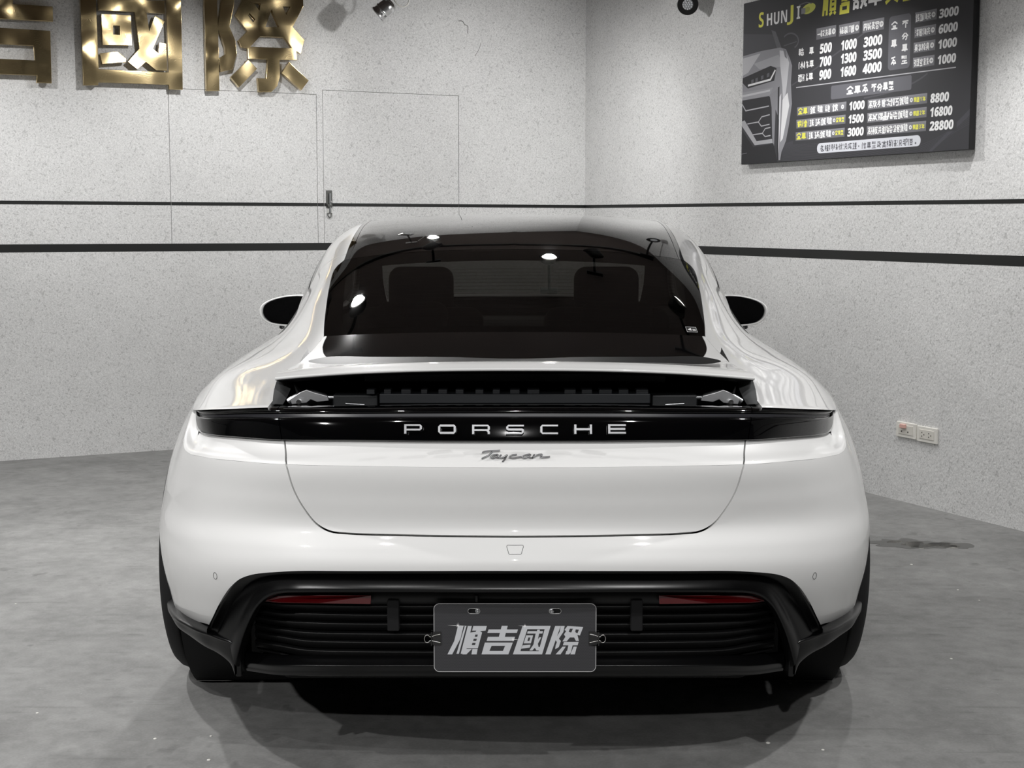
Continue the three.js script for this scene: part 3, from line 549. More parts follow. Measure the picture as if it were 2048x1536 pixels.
// ---- black lower rear: frame bar, slats, reflectors, valance, side blades
{
  const fr = new THREE.Group(); fr.name = 'diffuser'; car.add(fr);
  const outer = P3([[0, .539, -.008], [.1943, .5373, -.0148], [.3793, .5324, -.0351], [.4983, .5259, -.0626], [.5605, .5175, -.0877], [.5983, .5102, -.1032], [.6245, .5019, -.1174], [.6516, .488, -.135], [.6793, .4616, -.153], [.7078, .4202, -.1726], [.7314, .3771, -.1964], [.757, .33, -.2259]]);
  const groove = P3([[0, .5177, -.04], [.1961, .516, -.0469], [.383, .5109, -.068], [.5033, .5039, -.0963], [.5597, .4971, -.1194], [.5916, .4891, -.1325], [.6149, .4792, -.1432], [.641, .4591, -.1602], [.6676, .4253, -.1774], [.6948, .3812, -.1951], [.7173, .3391, -.2123], [.7353, .308, -.2283]]);
  const crest = P3([[0, .5105, -.012], [.1946, .5088, -.0188], [.3799, .5038, -.0393], [.499, .4981, -.0668], [.5425, .4926, -.0844], [.574, .4846, -.0973], [.5969, .4715, -.1066], [.6208, .4454, -.119], [.643, .4101, -.1335], [.6643, .3686, -.1473], [.6787, .3353, -.1567], [.6859, .3092, -.1613]]);
  const inner = P3([[0, .4787, -.05], [.1969, .4769, -.0569], [.3846, .4715, -.0784], [.5055, .4629, -.1072], [.5432, .4577, -.1227], [.5661, .4505, -.132], [.5867, .4374, -.1405], [.6077, .4145, -.1491], [.6258, .3809, -.1603], [.6415, .3436, -.1705], [.6548, .3016, -.1791], [.6659, .2596, -.185]]);
  const W = a => wide(a), off = (a, dy, dz) => a.map(q => q.clone().add(V(0, dy, dz)));
  const bulge = (A, B, f, dz) => lerp3(A, B, f, q => q.add(V(0, 0, dz)));
  const rows = [off(outer, 0, -0.002), off(outer, -0.001, -0.03), bulge(outer, groove, 0.8, -0.012), groove, bulge(groove, crest, 0.7, -0.008), bulge(groove, crest, 1.0, -0.014), bulge(crest, inner, 0.3, 0.006), bulge(crest, inner, 0.6, 0.022), bulge(crest, inner, 0.76, 0.026), bulge(crest, inner, 0.84, 0.02), inner, off(inner, 0.004, -0.07)];
  mesh('frame_bar', loft(rows.map(W), 5, 3, false), M.satin, fr);
  // recess panel and slats
  const line = (yc, ye, dz) => wide(P3([[0, yc, -.10 + dz], [.2, yc - .0015, -.107 + dz], [.38, yc - .006, -.126 + dz], [.5, yc - .011, -.155 + dz], [.565, ye, -.182 + dz], [.635, ye - .001, -.225 + dz]]));
  const yc = [.4311, .4095, .3878, .3637, .3432, .3203], ye = [.4144, .3922, .3737, .3526, .3341, .3117];
  mesh('recess_panel', loft([line(.49, .47, -.02), line(.44, .42, -.02), line(.3, .28, -.03)], 3, 1, false), M.matte, fr);
  mesh('upper_panel', loft([line(.488, .468, -.004), line(.46, .443, 0.012), line(.436, .42, 0.006), line(.434, .417, -.018)], 4, 2, false), M.plastic, fr);
  yc.forEach((y, k) => mesh('slat', loft([line(y + .001, ye[k] + .001, -.018), line(y + .0008, ye[k] + .0008, .0), line(y - .0008, ye[k] - .0008, .002), line(y - .003, ye[k] - .003, .0005), line(y - .0195, ye[k] - .017, -.011), line(y - .0205, ye[k] - .018, -.02)], 4, 1, false), M.plastic, fr));
  for (const s of [1, -1]) {
    mesh('post', rbox(s > 0 ? .272 : -.3, s > 0 ? .3 : -.272, .372, .446, -.13, -.094, .003), M.matte, fr);
    const pts = [[.603, .4262], [.58, .4372], [.5595, .4445], [.46, .4547], [.3371, .4582], [.3385, .4372], [.46, .434], [.5598, .4276]];
    const zf = x => -.0875 - (x < .38 ? .026 * (x / .38) ** 2 : .026 + (x - .38) * .16 + Math.max(0, x - .5) * .24);
    const g = extrude(smoothLine([...pts.slice(0, 4)], 4).concat(pts.slice(4)), 0.006, 0.0008), p = g.attributes.position;
    for (let i = 0; i < p.count; i++) { p.setZ(i, p.getZ(i) + zf(p.getX(i)) + 0.008); if (s < 0) p.setX(i, -p.getX(i)); }
    if (s < 0) for (let i = 0; i < p.count; i += 3) for (const a of [p]) { const x = [a.getX(i), a.getY(i), a.getZ(i)]; a.setXYZ(i, a.getX(i + 1), a.getY(i + 1), a.getZ(i + 1)); a.setXYZ(i + 1, ...x); }
    g.computeVertexNormals(); const rf = mesh('reflector', g, M.reflector, fr); rf.userData.label = 'dark red reflector';
  }
  // lower valance with two ridges
  const val = (y, z, de = 0.026) => wide(P3([[0, y, z], [.2, y - .002, z - .007], [.38, y - .008, z - .026], [.5, y - .016, z - .055], [.58, y - de, z - .088], [.66, y - de - .006, z - .14]]));
  mesh('valance', loft([val(.309, -.115), val(.306, -.10), val(.296, -.083), val(.2925, -.0795), val(.289, -.081), val(.276, -.0935), val(.2715, -.096), val(.268, -.0985), val(.262, -.105), val(.245, -.15, .02), val(.215, -.3, 0.0), val(.19, -.6, 0)], 4, 3, false), M.satin, fr);
  for (const s of [1, -1]) {
    const X = a => a.map(([x, y, z]) => V(s * x, y, z));
    const up = [[.952, .292, -.66], [.9155, .309, -.5246], [.8673, .3215, -.397], [.8305, .3245, -.336], [.7847, .327, -.27], [.7457, .328, -.23], [.7152, .327, -.2], [.688, .326, -.178], [.675, .322, -.171]];
    const lo = [[.95, .282, -.655], [.905, .299, -.5084], [.86, .3, -.385], [.8186, .2963, -.325], [.765, .289, -.255], [.73, .284, -.222], [.7065, .277, -.2], [.687, .264, -.185], [.677, .24, -.18]];
    const sh = (a, dy, dz) => a.map(([x, y, z]) => [x, y + dy, z + dz]);
    mesh('side_blade', loft([X(sh(up, .004, -.08)), X(sh(up, .002, -.02)), X(up), X(sh(up, -.004, .004)), X(sh(up, -.008, .001)), X(lo.map((p, i) => p.map((q, k) => (q * 2 + up[i][k]) / 3 + (k === 2 ? .006 : 0)))), X(lo), X(sh(lo, -.003, -.01)), X(sh(lo, .002, -.09))], 4, 2, s < 0), M.satin, fr);
    const fin = extrude([[-.17, .33], [-.172, .30], [-.184, .262], [-.188, .233], [-.21, .23], [-.33, .24], [-.33, .33]].map(([z, y]) => [-z, y]), 0.014, 0.003).translate(0, 0, -0.007).rotateY(Math.PI / 2).translate(s * .669, 0, 0);
    mesh('fin', fin, M.satin, fr);
  }
  mesh('underbody_panel', rbox(-.62, .62, .15, .175, -4.5, -.45, .01), M.matte, car);
  mesh('rear_tray', loft([val(.20, -.30), val(.17, -.55, 0)], 2, 1, true), M.matte, car);
  mesh('inner_bulkhead', rbox(-.6, .6, .17, .75, -.75, -.35, .03), M.matte, car);
  for (const s of [1, -1]) mesh('sill', rbox(s > 0 ? .78 : -.915, s > 0 ? .915 : -.78, .15, .275, -3.5, -1.5, .03, 3), M.satin, car);
}
// ---- wheels
{
  const tireProf = [], R = 0.362, hw = 0.1425;
  const pr = [[0.255, -0.12], [0.275, -0.136], [0.30, -0.142], [0.325, -0.1415], [0.343, -0.135], [0.355, -0.122], [0.3605, -0.107], [0.362, -0.098], [0.3625, -0.090], [0.355, -0.0885], [0.355, -0.0805], [0.3632, -0.079], [0.3636, -0.036], [0.356, -0.0345], [0.356, -0.0245], [0.3638, -0.023]];
  for (const [r, x] of pr) tireProf.push(new THREE.Vector2(r, x)); for (const [r, x] of [...pr].reverse()) tireProf.push(new THREE.Vector2(r, -x));
  const tireGeo = new THREE.LatheGeometry(tireProf, 72).rotateZ(Math.PI / 2);
  const barrel = new THREE.LatheGeometry([[0.258, -0.125], [0.262, -0.128], [0.262, -0.12], [0.248, -0.11], [0.24, -0.05], [0.235, 0.06], [0.25, 0.115], [0.262, 0.122], [0.262, 0.128], [0.256, 0.128], [0.245, 0.116]].map(p => new THREE.Vector2(...p)), 56).rotateZ(Math.PI / 2);
  const spoke = extrude([[-0.028, 0.05], [0.028, 0.05], [0.016, 0.14], [0.024, 0.25], [0.01, 0.252], [0.0, 0.16], [-0.01, 0.252], [-0.024, 0.25], [-0.016, 0.14]], 0.03, 0.004).translate(0, 0, -0.015).rotateY(Math.PI / 2);
  const disc = new THREE.CylinderGeometry(0.2, 0.2, 0.03, 48).rotateZ(Math.PI / 2), cap = new THREE.CylinderGeometry(0.055, 0.065, 0.04, 32).rotateZ(-Math.PI / 2);
  const rimM = std(0x2b2c2e, 0.35, 0.8), discM = std(0x6b6b6b, 0.45, 0.9);
  for (const [z, axleX] of [[-1.06, 0.850], [-3.96, 0.835]]) for (const s of [1, -1]) {
    const w = new THREE.Group(); w.name = 'wheel'; w.position.set(s * axleX, 0.3625, z); if (s < 0) w.rotation.y = Math.PI; car.add(w);
    mesh('tyre', tireGeo, M.rubber, w); mesh('rim', barrel, rimM, w); mesh('brake_disc', disc, discM, w);
    const c = mesh('hub_cap', cap, rimM, w); c.position.x = 0.075;
    for (let k = 0; k < 5; k++) { const sp = mesh('spoke', spoke, rimM, w); sp.position.x = 0.075; sp.rotation.x = k * Math.PI * 0.4; }
    mesh('wheel_house', new THREE.CylinderGeometry(0.4, 0.4, 0.34, 40, 1, true, -0.35 * Math.PI, 1.2 * Math.PI + 0.3).rotateZ(Math.PI / 2).translate(s * (axleX - 0.095), 0.36, z), M.matte, car);
    mesh('wheel_house_wall', new THREE.CircleGeometry(0.4, 40).rotateY(s * Math.PI / 2).translate(s * (axleX - 0.262), 0.37, z), M.matte, car);
  }
}
// ---- door mirrors
for (const s of [1, -1]) {
  const mm = new THREE.Group(); mm.name = 'door_mirror'; car.add(mm);
  const out = smoothLine([[.875, 1.025], [.925, 1.0285], [.99, 1.0225], [1.05, 1.006], [1.084, .984], [1.0935, .958], [1.083, .926], [1.055, .904], [1.005, .8945], [.94, .8925], [.885, .896], [.862, .93], [.862, .99], [.875, 1.025]], 4).slice(0, -1);
  const cx = .965, cy = .962, ringAt = (f, z) => { const r = out.map(([x, y]) => V(s * (cx + (x - cx) * f), cy + (y - cy) * f, z)); r.push(r[0].clone()); return r; };
  mesh('housing', loft([ringAt(.90, -3.014), ringAt(.90, -2.999), ringAt(.925, -2.993), ringAt(.975, -2.996), ringAt(1, -3.006), ringAt(1.0, -3.03), ringAt(.96, -3.075), ringAt(.82, -3.125), ringAt(.5, -3.15), ringAt(.02, -3.157)], 1, 2, s > 0), M.paint, mm);
  const g = new THREE.ShapeGeometry(shapeOf(out.map(([x, y]) => [s * (cx + (x - cx) * .905), cy + (y - cy) * .905])), 4); g.rotateY(0).translate(0, 0, -3.011);
  const mg = mesh('mirror_glass', g, M.mirrorGlass, mm); mg.rotation.set(0, 0, 0);
  mesh('mirror_arm', loft([[[.90, .925, -3.06], [.86, .92, -3.06], [.80, .915, -3.07]], [[.90, .905, -3.05], [.86, .9, -3.05], [.80, .895, -3.05]], [[.90, .905, -3.12], [.86, .9, -3.12], [.80, .895, -3.13]], [[.90, .925, -3.11], [.86, .92, -3.11], [.80, .915, -3.12]], [[.90, .925, -3.06], [.86, .92, -3.06], [.80, .915, -3.07]]].map(r => r.map(([x, y, z]) => V(s * x, y, z))), 3, 2, s < 0), M.satin, mm);
  mesh('camera_pod', new THREE.SphereGeometry(0.011, 16, 10).scale(1.1, 0.9, 1).translate(s * 1.0, 0.888, -3.02), M.gloss, mm);
}
// ---- cabin seen through the rear window
{
  const cab = new THREE.Group(); cab.name = 'cabin'; car.add(cab);
  const leather = std(0x141414, 0.6), trimM = std(0x1c1b1a, 0.7);
  mesh('cabin_floor', rbox(-.66, .66, .2, .26, -3.75, -1.2, .02), trimM, cab);
  mesh('parcel_shelf', rbox(-.56, .56, .9, .93, -1.5, -.84, .01), trimM, cab);
  mesh('rear_wall', rbox(-.58, .58, .26, .92, -1.52, -1.47, .02), trimM, cab);
  for (const s of [1, -1]) mesh('side_trim', rbox(s > 0 ? .66 : -.74, s > 0 ? .74 : -.66, .25, .95, -3.6, -1.4, .03), trimM, cab);
  mesh('dashboard', rbox(-.66, .66, .6, .9, -3.7, -3.3, .06, 4), trimM, cab);
  for (const s of [1, -1]) {
    const b = mesh('rear_seat', rbox(s * .34 - .24, s * .34 + .24, .45, .98, -1.62, -1.48, .06, 4), leather, cab);
    mesh('headrest', rbox(s * .34 - .12, s * .34 + .12, .97, 1.07, -1.63, -1.53, .04, 4), leather, b);
    const f = mesh('front_seat', rbox(s * .37 - .25, s * .37 + .25, .35, 1.0, -2.62, -2.48, .06, 4), leather, cab);
    mesh('headrest', rbox(s * .37 - .13, s * .37 + .13, .96, 1.16, -2.63, -2.53, .05, 4), leather, f);
    mesh('seat_cushion', rbox(s * .37 - .25, s * .37 + .25, .3, .48, -3.1, -2.55, .06, 4), leather, f);
  }
  mesh('interior_mirror', rbox(-.11, .11, 1.185, 1.24, -3.06, -3.04, .01, 3), M.gloss, cab);
  mesh('steering_wheel', new THREE.TorusGeometry(.18, .016, 10, 40).rotateX(-0.35).translate(-.37, .82, -3.22), leather, cab);
  mesh('headliner_beam', rbox(-.5, .5, 1.27, 1.30, -3.06, -2.96, .01), trimM, cab);
}

// ------------------------------------------------------------------ ceiling tracks and spotlights
const LAMP = (k, cd) => cd;
M.lampBlack = std(0x0c0c0d, 0.45);
M.lampFace = std(0xd8dade, 0.5, 0, { emissive: 0xfffaf2, emissiveIntensity: 14 });
const headGeo = new THREE.LatheGeometry([[0, -0.075], [0.03, -0.072], [0.046, -0.055], [0.05, -0.03], [0.05, 0.045], [0.058, 0.05], [0.06, 0.058], [0.056, 0.062], [0.05, 0.058], [0.043, 0.05], [0.0, 0.05]].map(p => new THREE.Vector2(...p)), 32).rotateX(Math.PI / 2);
const faceGeo = new THREE.CircleGeometry(0.043, 28).translate(0, 0, 0.0535);
function spot(name, pos, target, cd, angle, o = {}) {
  const g = thing(name, o.label ?? 'black track spotlight hanging from the dark ceiling', 'spotlight', o.label ? undefined : 'track spotlights on the ceiling');
  g.position.set(...pos);
  const head = new THREE.Group(); head.name = 'head'; g.add(head); head.lookAt(target[0] - pos[0] + pos[0], target[1], target[2]);
  mesh('housing', o.head ?? headGeo, o.mat ?? M.lampBlack, head);
  mesh('led_face', faceGeo, o.face ?? M.lampFace, head);
  const up = CEIL - pos[1];
  mesh('stem', new THREE.CylinderGeometry(0.009, 0.009, up - 0.02, 10).translate(0, (up - 0.02) / 2 + 0.0, -0.0), o.mat ?? M.lampBlack, g);
  mesh('track_adapter', rbox(-0.05, 0.05, up - 0.05, up - 0.02, -0.017, 0.017, 0.003), o.mat ?? M.lampBlack, g);
  if (cd) {
    const l = new THREE.SpotLight(o.color ?? 0xfffefd, cd, 0, angle, o.penumbra ?? 0.6, 2); l.name = 'lamp_light'; l.castShadow = true; l.shadow.mapSize.set(1024, 1024); l.shadow.radius = o.radius ?? 1.6;
    const dir = V(target[0] - pos[0], target[1] - pos[1], target[2] - pos[2]).normalize();
    l.position.copy(dir.clone().multiplyScalar(0.075)); g.add(l); l.target.position.copy(dir.multiplyScalar(1.5)); g.add(l.target);
  }
  return g;
}
const onLeft = (s, d, y) => [CX - s * 0.8987 + d * 0.4386, y, CZ + s * 0.4386 + d * 0.8987];
const onRight = (s, d, y) => [CX + s * 0.4386 - d * 0.8987, y, CZ + s * 0.8987 + d * 0.4386];
const HY = 2.6, AT = (p, k = 0) => [p[0], p[1], p[2] + k];
const lampTable = [      // where it hangs, where it points, candela, cone, label
  [[-0.55, 2.735, -5.3], [-0.45, 0, -3.9], 3.5, 0.85, 'black track spotlight on the track before the corner of the walls'],
  [[0.21, HY, -4.02], [0.2, 0, -3.0], 1.5, 1.15, 'black track spotlight over the hood of the white car'],
  [[-0.88, HY, -3.6], [-0.9, 0, -2.6], 8, 1.15, 'black track spotlight beside the one over the hood of the white car'],
  [[-2.4, HY, -2.6], [-2.4, 0, -2.2], 16.5, 1.15],
  [[-2.2, HY, -0.2], [-1.8, 0, -0.5], 8.5, 1.15],
  [[1.9, HY, -0.2], [1.5, 0, -0.5], 6.5, 1.15],
  [[-1.0, HY, 1.7], [-0.7, 0, 0.6], 2.4, 1.15],
  [[1.0, HY, 1.7], [0.7, 0, 0.6], 6.2, 1.15],
  [[0, HY, 4.0], [0, 0, 2.6], 15.5, 1.15],
  [[-2.8, HY, 2.2], [-2.5, 0, 0.8], 14, 1.15],
  [[1.8, HY, -2.75], [1.6, 0, -2.3], 4.5, 1.15],
  [onLeft(4.2, 1.25, HY), onLeft(4.2, 0, 1.2), 5.6, 0.95],
  [onLeft(2.7, 1.25, HY), onLeft(2.7, 0, 1.2), 4.2, 0.95],
  [onLeft(0.95, 2.0, HY), onLeft(0.95, 0, 1.3), 7, 0.95],
  [onRight(4.4, 1.25, HY), onRight(4.4, 0, 1.2), 2, 0.95],
  [onRight(2.8, 0.85, HY), onRight(2.8, 0, 1.1), 4.2, 0.95],
  [onRight(1.3, 1.75, HY), onRight(1.3, 0, 1.3), 4.2, 0.95],
];
lampTable.forEach(([p, t, cd, angle, label], k) => { const g = spot('track_spotlight', p, t, LAMP(k, cd), angle, { penumbra: 0.8 }); if (label) { g.userData.label = label; } });

// ------------------------------------------------------------------ strokes of the characters on the plate and the board
// every character: strokes of digit pairs (x y on a 0..9 grid, y down); compound ones are put together from parts in boxes
const STROKES = {
  一: '0595', 車: '1181 2272762622 2474 5059 0797', 全: '5003 5093 2575 2070 2777 5459 0898'.replace('2070 ', ''), 系: '7011 5234 3474 4526 2677 5659 3518 7588', 不: '0191 5104 5159 5384', 分: '4105 5195 2575 4518 7578 7859',
  刑: '0131 0434 1116 3036 5057 7077', 土: '1282 5058 0898', 口: '1181888111', 日: '2171797129 2575'.replace('7129', '2921'), 月: '2011 2027 2716 2070 7079 2373 2676', 木: '5059 0393 5317 5387', 亻: '4014 2329', 金: '5004 5094 2464 1676 5459 0999 3738 6758', 糸: '5023 2363 6316 1686 5659 3718 7788',
  氵: '1132 0324 0838', 火: '5154 4119 5589 2235 7365', 石: '0191 5116 2575757929'.replace('7579', '79'), 王: '1181 2575 5159 0999', 貝: '2171772721 2373 2575 3819 6889', 見: '2171762621 2373 2575 4619 6668 6898', 工: '2171 5158 1888', 禾: '6121 0393 5159 5317 5386', 阝: '1119 1161 6133 3365 6527'.replace('6527', '6526'),
  度: '5051 1191 1108 2373 3336 6366 3656 2777 7719 3799'.replace('3656', '3666'), 莫: '0292 3040 3043 6063 2373774727'.replace('4727', '2723') + ' 2575 0898 5729 5889', 竟: '5051 1181 3244 6153 0595 2676787828'.replace('787828', '7828') + ' 3809 6878 7899', 贊: '1141 3035 5191 7075 0545 5595 2676792926 2878'.replace('2676792926', '2676 2679 7679'), 面: '0191 5123 1383898313'.replace('8383', '83') + ' 3339 6369 1989', 扌: '0444 3039 0736', 九力: '1151 3028 5158 6292 8289 7516', 光: '5054 1133 8163 0595 3519 6568 6898',
  深r: '1111 1191 1213 3143 6183 0595 5059 5518 5588', 層: '1181 8183 1383 1129 3346 7346 3676763336'.replace('3333', '33') + ' 4749 7779 4979', 自: '5041 2272792922 2474 2777', 大: '0393 5119 5489', 气: '2014 2282 3474 2676 7689', 未: '2272 0595 5059 5518 5588', 余: '5004 5094 2474 0696 5459 3718 7789', 引: '1151 5144 4414 1456 5639 8089', 敬: '1141 4045 0545 6051 6191 7548 6289', 手: '2171 2474 0797 5159', 室: '5051 0292 2474 5416 1686 5659 0999', 青: '1181 2373 0595 5055 2676 2629 7679 2878',
  隹: '3012 2229 2282 2484 2686 2989 5229', 蔓: '0292 3042 6062 2373752523 1767 1719 2949 5599', 前: '3041 7061 0292 1439 1444 4449 1646 1848 6467 8489', 當: '5052 2133 8163 0393 0305 9395 3565 2676792926 2878 5659', 皮: '1161 6162 1119 3039 3464 6428 3589', 离: '5051 1181 3254 5234 2275 0595 0509 9599 4537 3767', 高: '5051 1191 3363653533 1616 1619 1696 9699 3868683838'.replace('683838', '69'), 效: '3031 0151 1214 4254 3528 1349 7052 6393 8348 5499', 多: '5023 2363 6306 4446 7342 7539', 次: '1132 1737 5043 5393 9384 6549 6599', 矽: '1151 2116 2555 2529 5559 7079 6054 9094 9579',
  級: '2003 0343 4306 0646 2629 5191 8145 6148 5599', 晶: '3060644434 3262 0545490905 0747 5595995955 5797', 陶r: '3013 2383 8389 8978 3464 1676 4446 2628 2888 6668'.replace('4446', '4449'), 瓷: '0122 0424 5032 3282 6234 6284 0696 3639 3959 3666 6669 6989', 硬r: '1191 2373762623 2575 5158 5828 4999', 先: '3113 2282 5055 0595 3519 6568 6898', 進: '1021 0323 2328 0819 1999 5033 3238 3282 3484 3686 3888 6238'.replace('6238', '6268'), 塗: '1122 0323 0616 6042 6094 4484 3696 6467 1898 5659', 保: '3003 2229 4080834340 0595 7059 7549 7599'.replace('4080834340', '4181834341'), 固: '1181898119'.replace('898119', '891911') + ' 3373 5054 3575783835'.replace('5054', '5255'), 年: '2003 2282 2484 2427 0797 5259',
  各: '4013 3272 7206 3499 2686892926'.replace('2686892926', '2777 2729 7779 2979'), 重: '7121 0292 2474772724 2676 5159 2878 0999', 牛: '2103 1252 3039 0656', 寺: '1181 5053 0393 0595 7059 6959 2637'.replace('7059', '7479'), 歹: '0151 2105 2343 4307 2435', 朱: '2023 2373 0595 5059 5518 5588', 爿犬: '2029 0434 2405 5393 7044 7449 6489 8192', 兄: '2171752521 3519 6568 6898', 處: '5053 5181 1291 1209 3454 4528 3589 6488', 里: '2171762621 2373 5159 2777 0999', 衣: '5051 0292 5214 3439 3957 8264 6489', 型b: '1282 5259'.replace('5259', '5158') + ' 0898', 及: '1171 3118 7154 5494 9428 3589', 實: '5051 0292 0203 9293 2474 2676782826 3819 6889 3373', 祭: '3013 2040 4018 2033 6090 9048 6285 3363 1686 5659 3618 7588', 情r: '5055 1181 2373 0595 2676 2629 7679 2878', 況r: '2171752521 3519 6568 6898', 幸卩: '1151 3036 0343 0656 3659 6090 9094 9474 6069', 價r: '0191 3113 6163 1383 1315 8385 2575782825 3819 6889', 休r: '5059 1383 5307 5397', 旅r: '4013 3282 5336 5474 5459 4548 7598', 商: '5051 0191 3243 6253 1383 1319 8389 4536 5565 3767 3739 6769 3969', 務l: '1141 4124 0444 3439 3406', 務r: '6042 4272 7245 4589 3686 8679 6639', 喬: '6021 0292 5203 5293 3363 3333 1535 1595 1519 9599 3767 3969 3739 6769'.replace('3333 ', ''), 般l: '3021 2108 2141 4149 0545 3334 3637', 般r: '3123 3161 6163 2575 7528 2588', 致: '0141 2113 1343 0545 2529 0949 6052 6292 8248 5499', 打r: '1191 5158 5838', 巤: '1021 3041 5061 1252553512'.replace('553512', '551512') + ' 3235 1333 2629 5659 1939 6969', 內: '1181 1119 8189 8978 5154 5426 5476', 裝: '1014 2124 1128 5191 7055 5585 0696 5628 2849 6799', 美: '3041 6051 1181 2373 0595 5055 1787 5719 5799', 容: '5051 0191 0103 9193 3224 6274 5314 5394 2676 2629 7679 2979', 先b: '3113', 臭: '', 靚: '', 吉: '5055 0292 2474 2676792926'.replace('792926', '792926'), 頁: '1181 4133 2373773727 2575 4819 6889'.replace('773727', '772723'), 川: '2019 4047 7079', 國i: '3272 3262 3456764434 2868 5268 7285 6162'.replace('3456764434', '3353563633'), 囗: '0191999010'.replace('999010', '990901'), 水: '5059',
};
const PARTS = {
  型: [['刑', 0, 0, 1, .58], ['土', 0, .55, 1, .45]], 鍍: [['金', 0, 0, .45, 1], ['度', .45, 0, .55, 1]], 膜: [['月', 0, 0, .4, 1], ['莫', .4, 0, .6, 1]], 維: [['糸', 0, 0, .42, 1], ['隹', .42, 0, .58, 1]], 護: [['金', 0, 0, .38, 1], ['蔓', .38, 0, .62, 1]], 擋: [['扌', 0, 0, .4, 1], ['當', .4, 0, .6, 1]], 玻: [['王', 0, 0, .42, 1], ['皮', .42, 0, .58, 1]], 璃: [['王', 0, 0, .4, 1], ['离', .4, 0, .6, 1]], 鑽: [['金', 0, 0, .42, 1], ['贊', .42, 0, .58, 1]], 鏡: [['金', 0, 0, .42, 1], ['竟', .42, 0, .58, 1]], 拋: [['扌', 0, 0, .38, 1], ['九力', .38, 0, .62, 1]], 深: [['氵', 0, 0, .32, 1], ['深r', .32, 0, .68, 1]], 臭: [['自', 0, 0, 1, .6], ['大', 0, .5, 1, .5]], 氧: [['气', 0, 0, 1, .9], ['未', .1, .45, .6, .55]], 除: [['阝', 0, 0, .4, 1], ['余', .35, 0, .65, 1]], 擎: [['敬', 0, 0, 1, .58], ['手', 0, .5, 1, .5]], 清: [['氵', 0, 0, .32, 1], ['青', .3, 0, .7, 1]], 洗: [['氵', 0, 0, .32, 1], ['先', .3, 0, .7, 1]], 陶: [['阝', 0, 0, .4, 1], ['陶r', .35, 0, .65, 1]], 硬: [['石', 0, 0, .42, 1], ['硬r', .42, 0, .58, 1]], 種: [['禾', 0, 0, .45, 1], ['重', .42, 0, .58, 1]], 特: [['牛', 0, 0, .45, 1], ['寺', .42, 0, .58, 1]], 殊: [['歹', 0, 0, .5, 1], ['朱', .42, 0, .58, 1]], 狀: [['爿犬', 0, 0, 1, 1]], 況: [['氵', 0, 0, .32, 1], ['況r', .3, 0, .7, 1]], 理: [['王', 0, 0, .42, 1], ['里', .42, 0, .58, 1]], 依: [['亻', 0, 0, .4, 1], ['衣', .32, 0, .68, 1]], 際: [['阝', 0, 0, .38, 1], ['祭', .34, 0, .66, 1]], 情: [['亻', 0, 0, .4, 1], ['情r', .35, 0, .65, 1]], 報: [['幸卩', 0, 0, 1, 1]], 價: [['亻', 0, 0, .4, 1], ['價r', .32, 0, .68, 1]], 休: [['亻', 0, 0, .4, 1], ['休r', .32, 0, .68, 1]], 旅: [['般l', 0, 0, .45, 1], ['旅r', .4, 0, .6, 1]], 務: [['務l', 0, 0, .5, 1], ['務r', .4, 0, .6, 1]], 轎: [['車', 0, 0, .48, 1], ['喬', .46, 0, .54, 1]], 般: [['般l', 0, 0, .5, 1], ['般r', .42, 0, .58, 1]], 精: [['木', 0, 0, .42, 1], ['青', .42, 0, .58, 1]], 緻: [['糸', 0, 0, .4, 1], ['致', .4, 0, .6, 1]], 打: [['扌', 0, 0, .45, 1], ['打r', .42, 0, .58, 1]], 蠟: [['日', 0, 0, .42, 1], ['巤', .42, 0, .58, 1]], 靚: [['青', 0, 0, .5, 1], ['見', .5, 0, .5, 1]], 順: [['川', 0, 0, .4, 1], ['頁', .4, 0, .6, 1]], 國: [['囗', 0, 0, 1, 1], ['國i', .02, .02, .96, .96]],
};
function drawChar(c, ch, x, y, w, h, lw) {
  if (PARTS[ch]) { for (const [k, px, py, pw, ph] of PARTS[ch]) drawChar(c, k, x + px * w, y + py * h, pw * w, ph * h, lw * 0.92); return; }
  const s = STROKES[ch]; if (!s) return; c.lineWidth = lw * 1.3; c.lineCap = 'butt'; c.lineJoin = 'miter';
  for (const st of s.trim().split(/\s+/)) { c.beginPath(); for (let k = 0; k + 1 < st.length; k += 2) c[k ? 'lineTo' : 'moveTo'](x + (+st[k] + 0.5) / 10 * w, y + (+st[k + 1] + 0.5) / 10 * h); c.stroke(); }
}
function drawText(c, text, x, y, w, h, lw, color, gap = 0) {     // characters spread over the box
  const n = [...text].length, cw = (w - gap * (n - 1)) / n; c.strokeStyle = color;
  [...text].forEach((ch, i) => drawChar(c, ch, x + i * (cw + gap), y, cw, h, lw));
}
